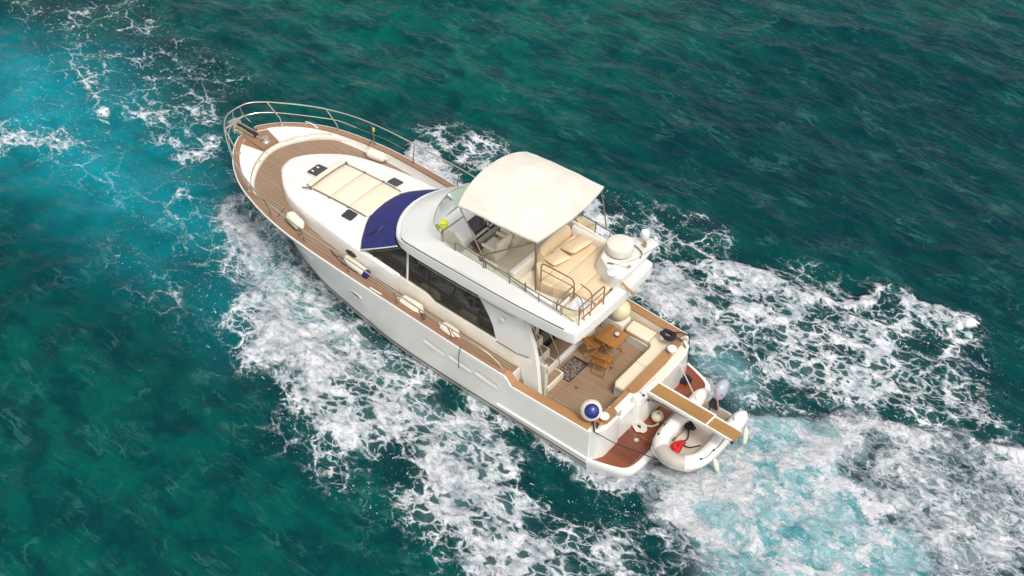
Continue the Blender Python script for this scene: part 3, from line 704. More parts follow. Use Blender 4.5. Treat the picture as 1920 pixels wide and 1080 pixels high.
def helmseat(x, y):
    h = MB(); h.span((x-.25, y-.27, 3.72), (x+.27, y+.27, 4.08), .07, 3); sx = h.build('helm_seat', M['gelc'], fly)
    b = MB(); b.box((x-.27, y, 4.24), (.14, .56, .42), (0, R(-14), 0), .06, 3); b.build('backrest', M['sofap'], sx)
    for s in (.3, -.3): a = MB(); a.box((x, y+s, 4.18), (.42, .08, .10), None, .035, 3); a.build('armrest', M['sofap'], sx)
    c = MB(); c.span((x-.16, y-.2, 3.6), (x+.16, y+.2, 3.74), .03); c.build('seat_base', M['gel'], sx)
helmseat(4.62, .42); helmseat(4.62, -.35)
bx = MB(); bx.span((4.1, .9, 3.6), (5.2, 1.30, 4.0), .06, 3); bx.span((3.55, -.25, 3.6), (3.75, .95, 4.02), .05, 3); bx.build('side_locker', M['gelc'], fly)
tb = MB(); tb.box((4.95, .78, 4.10), (.34, .22, .03), (0, R(-20), 0), .01); tb.box((4.55, 1.05, 4.02), (.12, .12, .08), None, .02); tb.build('chart_tray', M['dash'], fly)

# lounge: seats in flat pads, backrest band
so_ = MB(); cushion(so_, [(3.42, .20), (2.93, .72), (2.92, -.30), (3.38, -.36)], 3.6, 3.96, .03); so_.build('lounge_seat', M['sofa'], fly)
pads = [([(2.90, .70), (2.52, .66), (2.52, -1.25), (2.60, -1.36), (3.34, -1.36), (3.34, -.40), (2.91, -.30)], 3.93), ([(2.505, .66), (2.30, .60), (1.93, .52), (1.93, -1.30), (2.50, -1.33)], 3.95), ([(1.915, .50), (1.30, .42), (1.36, -.42), (1.915, -1.0)], 3.95)]
for poly, z in pads:
    q = MB(); cushion(q, poly, 3.6, z+.03, .025); q.build('lounge_pad', M['sofa'], fly)
q = MB(); rows = []
for x, y in cr([(3.46, -1.26), (3.50, -.9), (3.48, -.42), (3.42, -.10), (3.30, .10)], 5):
    rows.append([(x-.07, y, 3.62), (x-.09, y, 4.10), (x-.05, y, 4.22), (x+.05, y, 4.26), (x+.13, y, 4.22), (x+.16, y, 4.1), (x+.17, y, 3.62)])
q.grid(rows, False, True, True); q.build('lounge_backrest', M['sofa'], fly)
q = MB(); rows = []
for x in np.linspace(3.4, 1.95, 10): rows.append([(x, -1.30, 3.9), (x, -1.30, 4.14), (x, -1.34, 4.2), (x, -1.44, 4.22), (x, -1.46, 4.2)])
q.grid(rows); q.build('side_backrest', M['gelc'], fly)
# corner seat by the stairs at the aft port corner
q = MB(); cushion(q, rrect(1.26, .50, 1.84, 1.36, .10), 3.6, 4.02, .06); q.build('corner_seat', M['sofa'], fly)
q = MB(); cushion(q, rrect(1.24, 1.10, 1.75, 1.40, .12), 3.9, 4.14, .06); q.build('corner_bolster', M['fendg'], fly)

# radar platform to starboard aft with mushroom, radome
ra = MB(); apoly = [(1.10, -2.02), (1.35, -2.08), (1.9, -1.72), (2.12, -1.40), (2.10, -1.0), (1.95, -.62), (1.62, -.42), (1.30, -.20), (1.06, -.28), (1.03, -.8)]
n = len(apoly)
ra.grid([[(x+.1, y*.66-.12, 3.95) for x, y in apoly], [(x+.05, y*.76-.1, 4.22) for x, y in apoly], [(x, y, 4.38) for x, y in apoly], [(x, y, 4.42) for x, y in apoly], [(1.5+(x-1.5)*.95, -1.1+(y+1.1)*.96, 4.445) for x, y in apoly]], True, True, True)
arch = ra.build('radar_arch', M['gel'], yacht, sharp=40)
rd = MB(); rd.lathe([(.26, 0), (.30, .02), (.33, .03)], (1.69, -1.09, 4.45), 32); rd.build('radome_foot', M['steeld'], arch)
rd = MB(); rd.lathe([(.30, .0), (.345, .03), (.36, .10), (.36, .24), (.345, .275), (.31, .292), (.15, .298), (0, .30)], (1.69, -1.09, 4.47), 40); rd.build('radome', M['canvas'], arch, sharp=30)
gp = MB(); gp.lathe([(.02, -.35), (.02, 0), (.10, 0), (.155, .03), (.155, .05), (.10, .075), (0, .085)], (1.31, -.26, 4.50), 22); gp.build('satellite_antenna', M['towel'], arch)
hn = MB(); hn.lathe([(.07, -.12), (.09, -.10), (.115, 0), (.125, .12), (.105, .17), (0, .19)], (1.42, -1.83, 4.62), 18); hn.span((1.36, -1.90, 4.43), (1.5, -1.76, 4.52), .02); hn.build('navigation_light', M['towel'], arch)
hn = MB(); hn.lathe([(.05, 0), (.05, .09), (.055, .10), (.055, .13), (.03, .14)], (1.30, -1.66, 4.45), 14); hn.build('horn', M['brass'], arch)
wa = MB(); wa.tube([(1.42, -.72, 4.46), (1.20, -1.0, 4.50), (.72, -2.3, 4.75)], .012, 5); wa.tube([(1.62, -.58, 4.47), (1.12, -.72, 4.47)], .008, 5); wa.span((1.10, -.78, 4.44), (1.18, -.68, 4.52), .01); wa.build('whip_antenna', M['steel'], arch)
ld = MB(); ld.box((1.60, -.56, 4.462), (.16, .05, .02), (0, 0, .5)); ld.build('antenna_clip', M['steeld'], arch)
fp = MB(); fp.tube([(1.38, -.42, 4.28), (.78, -.42, 4.02)], .035, 8); fs = fp.build('flag_staff', M['gold'], yacht)
fp = MB(); fp.lathe([(.045, 0), (.05, .05), (.02, .07)], (.76, -.42, 3.98), 10); fp.build('staff_cap', M['brass'], fs)

# folding canopy
cn = MB(); rows = []
NX, NY = 17, 25
def canz(u, v):   # u 0 front..1 aft, v -1..1
    c = I(u, [0, .25, .6, 1], [.36, .36, .26, .14]); sag = .04*math.sin(math.pi*((u*3) % 1))
    z = 5.92+.10*u-(.06*(1-u/.12) if u < .12 else 0)
    e = 1-abs(v)**2.4
    wr = .012*math.sin(9*u+4*v)*math.exp(-((u-.1)/.3)**2)
    return z+c*e-sag*(.4+.6*e)+wr
for i in range(NX):
    u = i/(NX-1); r = []
    for j in range(NY):
        v = -1+2*j/(NY-1)
        xf = 5.03+.12*(1-v*v); xa = 2.50-.22*(1-v*v)
        r.append((xf+(xa-xf)*u, v*(1.40-.03*u+.03*math.sin(math.pi*u)), canz(u, v)))
    rows.append(r)
cn.grid(rows)
# hanging hem all round
edge = [rows[0][j] for j in range(NY)]+[rows[i][-1] for i in range(1, NX)]+[rows[-1][j] for j in range(NY-2, -1, -1)]+[rows[i][0] for i in range(NX-2, 0, -1)]
cn.grid([edge, [(3.78+(x-3.78)*1.003, y*1.004, z-.05) for x, y, z in edge], [(3.78+(x-3.78)*.985, y*.985, z-.09) for x, y, z in edge]], closed=True)
bim = cn.build('canopy', M['canvas'], yacht, sharp=50)
for ii in (5, 11):
    pp_ = MB(); pp_.tube([(x, y, z+.004) for x, y, z in rows[ii]], .007, 4); pp_.build('canopy_seam', M['canvas'], bim)
for y_ in (1,):
    pp_ = MB()
    for side in (1, -1):
        pp_.tube([(x, y*1.0, z-.03) for x, y, z in [rows[i][-1 if side == 1 else 0] for i in range(NX)]], .012, 5)
    pp_.build('canopy_piping', M['gelc'], bim)
for side in (1, -1):
    def leg(*pts, r=.019): q = MB(); q.tube([(x, y*side, z) for x, y, z in pts], r, 7); return q.build('canopy_leg', M['steeld'], bim)
    leg((5.02, 1.38, 5.86), (4.10, 1.50, 4.64))
    leg((4.25, 1.51, 4.64), (2.58, 1.38, 5.96))
    leg((2.56, 1.36, 5.96), (2.42, 1.50, 4.54))
    leg((5.64, 1.38, 4.60), (4.84, 1.42, 5.58), r=.016)
    leg((3.0, 1.2, 5.6), (2.55, 1.36, 5.95), r=.012)
for u in (0.03, .5, .97):
    i = int(u*(NX-1)); q = MB(); q.tube([(p[0], p[1], p[2]-.03) for p in rows[i]], .017, 6); q.build('canopy_bow', M['steel'], bim)

# ------------------------------------------------------------------ cockpit and stern
cf = MB(); cf.span((.0, -2.12, .80), (3.0, 2.12, .85)); cf.build('cockpit_floor', M['teakc'], yacht)
mg = MB(); mg.span((1.78, .75, .851), (1.86, 1.9, .858)); mg.span((.66, .35, .851), (.72, 1.95, .858)); mg.build('floor_margin', M['teakx'], yacht)
dn = MB(); dn.lathe([(.05, 0), (.05, .008), (0, .01)], (1.55, .72, .852), 14); dn.lathe([(.06, 0), (.06, .008), (0, .01)], (.85, 1.55, .852), 14); dn.build('deck_drain', M['steeld'], yacht)
rs = MB(); rs.span((2.40, -1.30, .85), (3.0, .66, 1.05), .03, 3); rs.build('door_step', M['gel'], yacht)
rs = MB(); rs.span((2.50, -1.20, 1.051), (2.98, .60, 1.062)); rs.build('door_step_tread', M['teakc'], yacht)
# steps up to the flybridge, port side
stairs = None
q = MB()
for k in range(8):
    x0 = 2.02+.245*k; z1 = 1.1+.30*k
    if z1 > 3.45: break
    q.span((x0, .66, z1-.30 if k else .85), (x0+.28, 1.46, z1), .03, 3)
q.span((2.02, 1.40, .85), (4.2, 1.52, 2.0)); stairs = q.build('boarding_stairs', M['gelc'], yacht)
for k in range(7):
    x0 = 2.02+.245*k; z1 = 1.1+.30*k
    q = MB(); q.prism(rrect(x0+.03, .73, x0+.25, 1.36, .05), z1, z1+.012); q.build('stair_tread', M['teakc'] if k < 3 else M['khaki'], stairs)
q = MB(); q.tube([(2.16, .68, 1.1), (2.25, .66, 1.75), (2.75, .62, 2.5), (2.95, .62, 3.2)], .018, 6); q.tube([(1.98, 1.46, 1.75), (2.2, 1.46, 2.4), (2.5, 1.44, 3.1), (2.7, 1.44, 3.4)], .018, 6); q.build('stair_handrail', M['steel'], stairs)

# transom wall with its caps, gate, pillar
tw = MB()
tw.prism([(.14, 2.02), (.14, 1.22), (-.22, 1.22), (-.27, 1.35), (-.26, 1.95), (-.12, 2.18), (.0, 2.235), (.10, 2.2)], .46, 1.555)     # port quarter block
tw.prism([(.10, 1.24), (.10, .42), (-.24, .42), (-.22, 1.24)], .46, 1.30)                                   # gate
tw.prism([(.16, .46), (.16, -2.0), (.08, -2.21), (-.02, -2.235), (-.16, -2.15), (-.36, -1.6), (-.40, -.8), (-.40, .30), (-.34, .44)], .46, 1.50)
transom = tw.build('transom', M['gel'], yacht)
q = MB(); q.prism([(.13, 1.22), (.13, .46), (-.10, .46), (-.10, 1.22)], 1.31, 1.50); q.build('transom_gate', M['gel'], transom)
q = MB(); q.prism([(.15, 1.24), (.15, .44), (.03, .44), (.03, 1.24)], 1.50, 1.53); q.build('gate_cap', M['capa'], transom)
q = MB(); q.lathe([(.14, .5), (.14, 1.46), (.12, 1.51), (0, 1.52)], (-.20, .44, 0), 20); q.lathe([(.15, 0), (.15, .04), (.14, .05)], (-.20, .44, 1.28), 20); q.build('gate_pillar', M['gel'], transom)
q = MB(); q.prism([(.16, 1.98), (.16, 1.40), (.10, 1.27), (-.02, 1.22), (-.14, 1.27), (-.19, 1.40), (-.17, 1.75), (.02, 2.04)], 1.56, 1.60); q.build('stern_cap', M['capa'], transom)
q = MB(); q.prism([(.17, .40), (.17, -1.90), (.10, -2.04), (-.04, -1.86), (-.12, -1.0), (-.12, .32), (-.08, .42), (.05, .46)], 1.505, 1.56); q.build('stern_cap', M['capa'], transom)
q = MB(); q.prism([(-.15, .32), (-.14, -1.0), (-.08, -1.9), (-.20, -1.95), (-.33, -1.5), (-.37, -.8), (-.37, .25)], 1.505, 1.52); q.build('transom_ledge', M['nonskid'], transom)
for y in (1.68, -1.40):
    q = MB(); q.lathe([(.06, -.12), (.06, 0), (.125, .0), (.135, .03), (.12, .055), (0, .065)], (-.03, y, 1.68), 24); q.build('mooring_winch', M['gel'], transom)
for y, x in ((1.95, -.08), (1.30, -.23)):
    q = MB(); q.tube([(x, y-.10, 1.63), (x, y+.10, 1.63)], .018, 6); q.span((x-.03, y-.04, 1.55), (x+.03, y+.04, 1.62), .01); q.build('stern_cleat', M['steel'], transom)
q = MB(); q.tube([(.06, -1.95, 1.62), (-.12, -2.05, 1.62)], .02, 6); q.span((-.05, -2.04, 1.52), (.01, -1.96, 1.62), .01); q.build('stern_cleat', M['steel'], transom)
# swim platform
pp = [(.02, 2.32), (-.5, 2.18), (-.95, 2.02), (-1.12, 1.86), (-1.20, 1.55), (-1.22, .8), (-1.23, 0)]
pl_ = cr(pp, 4); pl_ = pl_+[(x, -y) for x, y in pl_[::-1][1:]]
q = MB(); q.grid([[(x*.8, y*.97, .02) for x, y in pl_], [(x*.97, y*.995, .28) for x, y in pl_], [(x, y, .34) for x, y in pl_], [(x, y, .47) for x, y in pl_], [(x*.985, y*.992, .50) for x, y in pl_]], True, True, True)
plat = q.build('swim_platform', M['gel'], yacht, sharp=50)
q = MB(); ti = [(x if i else x, y) for i, (x, y) in enumerate(pl_)]; ti = [(min(-.0, x*.89+.02), y*.962) for x, y in pl_]; q.prism(ti, .50, .515); q.build('platform_teak', M['platt'], plat)
q = MB(); q.prism([(-.12, 1.70), (-.12, .80), (-.98, .80), (-.98, 1.70)], .516, .524); hh = q.build('platform_hatch', M['plattd'], plat)
q = MB(); q.tube([(-.10, 1.72, .526), (-.10, .78, .526), (-1.0, .78, .526), (-1.0, 1.72, .526)], .012, 4, closed=True); q.build('hatch_trim', M['cap'], hh)
q = MB(); q.lathe([(.065, 0), (.065, .008), (0, .01)], (-.62, .95, .524), 16); q.build('hatch_ring', M['steel'], hh)
# aft sofa in the cockpit, L-shaped
sb_ = MB(); sb_.prism([(.62, .30), (.17, .30), (.17, -2.0), (1.55, -2.0), (1.52, -1.52), (.72, -1.50), (.62, -1.40)], .85, 1.16); sofa = sb_.build('cockpit_sofa', M['gelc'], yacht)
for poly in ([(.66, .22), (.58, .34), (.17, .34), (.17, -.72), (.66, -.72)], [(.66, -.735), (.17, -.735), (.17, -1.98), (.80, -1.98), (.80, -1.54), (.70, -1.48), (.66, -1.36)], [(.815, -1.54), (.815, -1.98), (1.58, -1.98), (1.62, -1.9), (1.60, -1.58), (1.52, -1.52)]):
    q = MB(); cushion(q, poly, 1.16, 1.33, .045); q.build('seat_cushion', M['sofa'] if False else M['sofap'], sofa)
lk = MB(); lk.span((1.70, -2.02, .85), (2.40, -1.55, 1.32), .03); lk.build('side_locker', M['gelc'], yacht)

# gangway over the stern
gw = MB()
G0 = Vector((-.36, .0, 1.60)); G1 = Vector((-3.02, .14, 1.74)); gd = (G1-G0).normalized(); gn = Vector((0, 0, 1)).cross(gd).normalized()
if gn.y < 0: gn = -gn
def gp_(s, w, h): return G0+gd*s+gn*w+Vector((0, 0, h))
def gbox(mb, s0, s1, w0, w1, h0, h1):
    vs = [gp_(s, w, h) for s in (s0, s1) for w in (w0, w1) for h in (h0, h1)]
    mb.add(vs, [(0, 1, 3, 2), (4, 6, 7, 5), (0, 4, 5, 1), (2, 3, 7, 6), (0, 2, 6, 4), (1, 5, 7, 3)]); return mb
L_ = (G1-G0).length
gbox(gw, 0, L_*.70, .20, .25, -.06, .04); gbox(gw, 0, L_*.70, -.25, -.20, -.06, .04); gbox(gw, 0, .05, -.2, .2, -.04, .03); gbox(gw, L_*.70-.03, L_*.70+.01, -.25, .25, -.03, .035)
gbox(gw, L_*.70, L_, .18, .22, -.05, .02); gbox(gw, L_*.70, L_, -.22, -.18, -.05, .02)
gbox(gw, -.12, .02, -.30, .30, -.12, .0)
gang = gw.build('gangway', M['gel'], yacht)
for a, b, w, h in ((.05, L_*.70-.03, .2, .012), (L_*.70+.01, L_+.03, .18, -.003)):
    q = MB(); q.add([gp_(a, -w, h), gp_(b, -w, h), gp_(b, w, h), gp_(a, w, h), gp_(a, -w, h-.03), gp_(b, -w, h-.03), gp_(b, w, h-.03), gp_(a, w, h-.03)], [(0, 1, 2, 3), (7, 6, 5, 4), (0, 4, 5, 1), (1, 5, 6, 2), (2, 6, 7, 3), (3, 7, 4, 0)])
    q.build('gangway_tread', M['gold'], gang)
for w in (.3, -.3):
    q = MB(); q.box(gp_(-.05, w, -.08), (.16, .05, .2), None, .02); q.build('gangway_hinge', M['gel'], gang)
for s_, h_ in ((-.02, -.06), (.14, -.13)):
    q = MB(); q.lathe([(0, -.02), (.035, -.02), (.035, .02), (0, .02)], gp_(s_, .335, h_), 12, 'Y'); q.build('hinge_bolt', M['black'], gang)
q = MB(); q.tube([gp_(.15, .23, -.2), gp_(1.3, .23, -.08)], .035, 7); q.tube([gp_(.1, -.28, -.06), gp_(1.0, -.28, -.04)], .02, 6); q.build('gangway_ram', M['steeld'], gang)
q = MB(); q.box(gp_(L_+.02, .23, -.02), (.08, .06, .08), None, .015); q.build('end_roller', M['black'], gang)
# davit arms of the tender
for x in (-1.05,):
    for y in (.9, -.6):
        q = MB(); q.tube([(-1.1, y, .42), (-1.6, y, .40), (-2.3, y, .45), (-2.5, y, .62)], .04, 6); q.build('davit_arm', M['steel'], yacht)

# ------------------------------------------------------------------ loose things on board
FG = 'fenders lying on the side decks'
def fender(label, c, heading, L, r, kind='soft', pitch=0):
    t = thing('fender', label, 'fender', (0, 0, 0), 0, FG)
    b = MB()
    if kind == 'soft':
        prof = [(.018, -L/2-.07), (.035, -L/2-.06), (.04, -L/2)]+[(r*math.sin(a)**.75 if a < math.pi/2 else r, -L/2+.16*(1-math.cos(a))) for a in np.linspace(.25, math.pi/2, 6)]
        prof += [(r*1.0, 0)]+[(p[0], -p[1]) for p in prof[::-1]]
    elif kind == 'five':
        prof = [(.02, -L/2-.05), (.03, -L/2), (r*.95, -L/2+.16), (r, -L/2+.2), (r, L/2-.2), (r*.95, L/2-.16), (.03, L/2), (.02, L/2+.05)]
    else:
        prof = [(.03, -L/2), (r*.9, -L/2+.03), (r, -L/2+.09), (r, L/2-.09), (r*.98, L/2-.085), (.04, L/2-.08)]
    b.lathe(prof, (0, 0, 0), 22 if kind != 'five' else 7, 'X'); b.build('body', M['fend'], t, sharp=40 if kind != 'five' else 25)
    if kind == 'cyl':
        e = MB(); e.lathe([(r*.99, -L/2-.0), (r*1.02, -L/2-.01), (r*.95, -L/2-.07), (.05, -L/2-.09), (0, -L/2-.09)], (0, 0, 0), 22, 'X')
        e.build('end_cap', M['bluep'], t)
        e = MB(); e.lathe([(.05, L/2-.09), (.05, L/2+.04), (.02, L/2+.07)], (0, 0, 0), 12, 'X'); e.build('end_cap', M['bluep'], t)
    else:
        for s in (1, -1):
            e = MB(); e.tube([(s*(L/2+.07)+.018*math.cos(a), .0, .018*math.sin(a)) for a in [2*math.pi*k/10 for k in range(10)]], .012, 5, closed=True); e.build('rope_eye', M['fend'] if kind == 'soft' else M['rope'], t)
    t.location = c; t.rotation_euler = (0, pitch, heading)
    return t
def lanyard(pts, label, mat='rope', r=.010):
    q = MB(); q.tube(cr(pts, 5), r, 5); return tag(q.build('lashing_line', M[mat], None), label, 'rope', None)
fender('plump cream fender on the port side deck nearest the bow, lashed to the rail', (11.02, 1.78, 2.31), math.atan2(-.22, .94), .70, .17)
fender('white cylindrical fender with navy blue end on the port side deck', (8.50, 1.94, 2.13), math.atan2(-.10, .94), .94, .135, 'cyl')
fender('faceted cream fender on the port side deck below the long saloon window', (6.28, 2.05, 2.03), math.atan2(.04, .9), .88, .19, 'five')
fender('short cream fender with reddish rope on the port side deck, aftmost on that side', (4.88, 2.06, 1.95), math.atan2(-.06, .76), .62, .165)
fender('cream fender inside the bulwark of the far starboard foredeck', (11.30, -1.93, 2.32), math.atan2(.16, .8), .66, .165)
lanyard([(11.62, 1.62, 2.35), (11.5, 2.0, 2.3), (10.9, 2.12, 2.25), (10.3, 2.25, 2.5), (10.12, 2.42, 3.0)], 'dark line looped from the foremost port fender to the rail')
lanyard([(9.05, 1.90, 2.15), (9.0, 2.2, 2.4), (8.9, 2.44, 2.93)], 'dark blue line tying the blue-ended fender to the rail')
lanyard([(8.88, 2.46, 2.93), (8.6, 2.25, 2.3), (8.1, 2.05, 2.1)], 'thin dark line slanting over the blue-ended fender')
lanyard([(5.75, 2.05, 2.05), (5.6, 2.25, 2.1), (5.62, 2.43, 2.58)], 'dark line from the faceted fender up to the rail')
lanyard([(4.48, 2.12, 1.98), (4.45, 2.3, 2.2), (4.48, 2.42, 2.5)], 'reddish line tying the aftmost side-deck fender to the rail', 'red', .012)
lanyard([(4.22, 2.36, 1.98), (4.20, 2.47, 1.75), (4.22, 2.46, 1.25)], 'short grey line hanging down outside the port hull', 'rope', .012)
lanyard([(11.75, -2.2, 2.9), (11.7, -2.2, 2.6), (11.72, -2.0, 2.4)], 'line holding the starboard foredeck fender to the rail')
# yellow-green rag on the starboard rail
q = MB(); q.lathe([(.01, -.07), (.05, -.04), (.035, .02), (.05, .05), (.01, .09)], (11.74, -2.32, 2.86), 8); tag(q.build('rail_tie', M['yellow'], None), 'small yellow tie on the starboard bow rail stanchion', 'tie')
q = MB(); q.lathe([(.02, -.13), (.09, -.1), (.11, -.02), (.08, .07), (.11, .11), (.03, .16)], (6.02, .86, 4.28), 9)
mb_ = q; tag(mb_.build('life_jacket', M['yellow'], None), 'bright yellow life jacket inside the wind deflector', 'life jacket')

def ball(label, c, r, m, cap=None, capdir=None, name='ball_fender'):
    t = thing(name, label, 'ball fender', (0, 0, 0))
    prof = [(r*math.sin(a), -r*math.cos(a)) for a in np.linspace(0.001, math.pi-.25, 18)]+[(r*.22, r*1.02), (r*.16, r*1.12), (0, r*1.13)]
    d = Vector(capdir or (0, 0, -1)).normalized(); qm = d.to_track_quat('-Z', 'Y').to_matrix().to_4x4()
    b = MB(); b.lathe(prof, (0, 0, 0), 30, mat=qm); b.build('body', m, t)
    if cap:
        b = MB(); b.lathe([(0, -r*1.03)]+[(r*1.03*math.sin(a), -r*1.03*math.cos(a)) for a in np.linspace(.1, .72, 8)]+[(r*.6, -r*.72)], (0, 0, 0), 30, mat=qm); b.build('end_cap', cap, t)
    e = MB(); e.tube([qm @ Vector((.05*r/.3*math.cos(a), 0, r*1.12+.05*r/.3*math.sin(a))) for a in [2*math.pi*k/10 for k in range(10)]], .012, 5, closed=True); e.build('rope_eye', M['rope'], t)
    t.location = c
    return t
ball('large white ball fender with a royal blue end on the port stern corner', (.26, 1.87, 1.89), .285, M['fend'], M['bluep'], (-.42, .50, .62))
ball('large plain cream ball fender tucked under the flybridge on the starboard side', (1.98, -1.80, 1.62), .31, M['fendg'])
ball('small cream ball fender under the gangway on the swim platform', (-.66, .06, .70), .165, M['fendg'], None, (.2, -.2, -1))

# table, chairs, tin, mat
tb = thing('folding_table', 'square varnished wooden folding table in the cockpit', 'table', (1.56, -.88, .85))
q = MB(); q.span((1.22, -1.22, 1.545), (1.90, -.54, 1.57), .008); q.build('tabletop', M['wood'], tb)
for s in (1, -1):
    q = MB(); q.tube([(1.56-.28, -.88+s*.24, .86), (1.56+.26, -.88+s*.24, 1.54)], .022, 4); q.build('leg', M['woodf'], tb)
    q = MB(); q.tube([(1.56+.28, -.88+s*.20, .86), (1.56-.26, -.88+s*.20, 1.54)], .022, 4); q.build('leg', M['woodf'], tb)
q = MB(); q.tube([(1.30, -1.12, .95), (1.30, -.64, .95)], .016, 4); q.tube([(1.82, -1.08, .95), (1.82, -.68, .95)], .016, 4); q.build('stretcher', M['woodf'], tb)
tn = thing('lidded_tin', 'small purple tin with a white lid on the wooden table', 'tin', (1.46, -.95, 1.572))
q = MB(); q.lathe([(0, 0), (.058, 0), (.06, .01), (.06, .075), (.05, .08), (0, .08)], (1.46, -.95, 1.572), 20); q.build('body', M['purple'], tn)
q = MB(); q.lathe([(.035, .082), (.062, .082), (.064, .09), (.06, .1), (.035, .1)], (1.46, -.95, 1.572), 20); q.lathe([(0, .085), (.015, .09), (.015, .1), (0, .1)], (1.46, -.95, 1.572), 10); q.build('lid', M['towel'], tn)
ch0 = thing('folding_chair', 'varnished slatted folding chair with its back to the camera, beside the doormat', 'chair', (0, 0, 0), 0, 'wooden folding chairs in the cockpit')
q = MB()      # local frame: seat faces +x
for k in range(6): q.box((-.17+.068*k, 0, .44+.004*k), (.052, .44, .018), None, .004)
q.build('seat', M['wood'], ch0)
q = MB()
for k in range(3): q.box((-.225-.018*k, 0, .63+.075*k), (.018, .46, .066), (0, R(-14), 0), .004)
q.build('backrest', M['wood'], ch0)
for s in (1, -1):
    q = MB(); q.tube([(.24, .21*s, .0), (.02, .215*s, .40), (-.25, .22*s, .84)], .017, 4); q.build('leg', M['woodf'], ch0)
    q = MB(); q.tube([(-.26, .19*s, .0), (-.02, .19*s, .22), (.2, .19*s, .44)], .017, 4); q.build('leg', M['woodf'], ch0)
    q = MB(); q.box((.0, .2*s, .435), (.44, .03, .03), None, .005); q.build('seat_rail', M['woodf'], ch0)
q = MB(); q.tube([(.2, -.2, .07), (.2, .2, .07)], .012, 4); q.tube([(-.22, -.19, .07), (-.22, .19, .07)], .012, 4); q.build('stretcher', M['woodf'], ch0)
ch0.location = (1.38, -.20, .852); ch0.rotation_euler = (0, 0, R(-82))
dup(ch0, (2.02, -.55, .852), (0, 0, R(-118)), 'varnished slatted folding chair tucked between the table and the saloon door')
dm, dt, dp_ = newmat('floral_mat'); dp_.inputs['Roughness'].default_value = .95
tc = N(dt, 'ShaderNodeTexCoord'); vo = N(dt, 'ShaderNodeTexVoronoi'); vo.inputs['Scale'].default_value = 13; dt.links.new(tc.outputs['Object'], vo.inputs['Vector'])
v2 = N(dt, 'ShaderNodeTexVoronoi', feature='DISTANCE_TO_EDGE'); v2.inputs['Scale'].default_value = 24; dt.links.new(tc.outputs['Object'], v2.inputs['Vector'])
rp = N(dt, 'ShaderNodeValToRGB'); cr_ = rp.color_ramp; cr_.elements[0].color = (.30, .13, .07, 1); cr_.elements[1].color = (.04, .03, .035, 1); cr_.elements[0].position = .15; cr_.elements[1].position = .5
e = cr_.elements.new(.3); e.color = (.30, .24, .19, 1); dt.links.new(vo.outputs['Distance'], rp.inputs[0])
mx = N(dt, 'ShaderNodeMix', data_type='RGBA'); mr = N(dt, 'ShaderNodeMapRange'); mr.inputs['From Max'].default_value = .09; dt.links.new(v2.outputs['Distance'], mr.inputs[0])
dt.links.new(mr.outputs[0], mx.inputs['Factor']); mx.inputs['A'].default_value = (.30, .25, .21, 1); dt.links.new(rp.outputs[0], mx.inputs['B']); dt.links.new(mx.outputs['Result'], dp_.inputs['Base Color'])
dmat = thing('doormat', 'dark floral-patterned doormat with a black border on the cockpit floor', 'doormat', (2.06, .26, .852), 0)
q = MB(); q.box((2.06, .26, .860), (.50, .88, .014), None, .004); q.build('border', M['black'], dmat)
q = MB(); q.box((2.055, .28, .869), (.46, .78, .006)); q.build('pile', dm, dmat)

# loose cushions, towel, magazine on the flybridge
def pillow(c, sx, sy, h, rot, label):
    n = 13; rows = []
    top_ = []; 
    for sgn in (1, -1):
        g = []
        for i in range(n):
            r = []
            for j in range(n):
                u = -1+2*i/(n-1); v = -1+2*j/(n-1); w = ((1-u**4)*(1-v**4))**.5
                r.append(Vector((u*sx/2*(1-.05*(1-v*v)*-1-.05), v*sy/2*(1-.05+.05*(1-u*u)), sgn*h/2*w)))
            g.append(r)
        top_.append(g)
    mt = Euler(rot).to_matrix()
    q = MB()
    for g in top_: q.grid([[tuple(mt @ p + Vector(c)) for p in r] for r in g])
    return tag(q.build('loose_cushion', M['sofa'], None), label, 'cushion', 'cushions propped on the flybridge lounge')
pillow((2.93, -.93, 4.10), .52, .78, .17, (0, R(14), R(-10)), 'larger square cream cushion propped on the flybridge lounge, nearer the radome')
pillow((3.04, -.22, 4.06), .50, .58, .15, (0, R(10), R(-16)), 'smaller cream cushion on the flybridge lounge, nearer the helm')
q = MB(); rows = []
random.seed(4)
for i in range(9):
    rows.append([(1.32+.055*i+.01*math.sin(j), .60+.05*j, 4.045+.02*math.sin(i*1.3+j*.9)+.012*math.cos(j*2.1)) for j in range(11)])
q.grid(rows); tag(q.build('crumpled_towel', M['towel'], None), 'white towel crumpled on the corner seat of the flybridge', 'towel')

# ropes
def tangle(name, c, R0, n, r, mat, label, seed, flat=.35, turns=9, cat='rope', tail=None):
    random.seed(seed); pts = []
    for k in range(turns*5):
        a = k*2*math.pi/5*1.13+random.uniform(-.3, .3); rr = R0*random.uniform(.35, 1.05)
        pts.append((c[0]+rr*math.cos(a), c[1]+rr*math.sin(a)*.8, c[2]+R0*flat*random.uniform(0, 1)*(1-.4*rr/R0)+r))
    q = MB(); q.tube(cr(pts, 4), r, 6)
    for tl_ in (tail or []): q.tube(cr(tl_, 5), r, 6)
    return tag(q.build(name, M[mat], None), label, cat)
tangle('coiled_rope', (.36, -1.80, 1.60), .24, 9, .019, 'rope', 'tangled navy rope heaped on the starboard stern corner of the sofa', 3, .45, 8,
       tail=[[(.30, -1.95, 1.68), (.1, -2.05, 1.72), (-.1, -2.1, 1.68), (-.2, -2.0, 1.5), (-.22, -2.02, 1.1), (-.2, -2.0, .6)], [(.25, -1.75, 1.68), (0, -1.85, 1.66), (-.22, -1.8, 1.5), (-.24, -1.7, 1.3)]])
tangle('coiled_rope', (-.42, -1.62, .52), .23, 9, .022, 'rope', 'black rope bundle on the starboard side of the swim platform', 8, .8, 7)
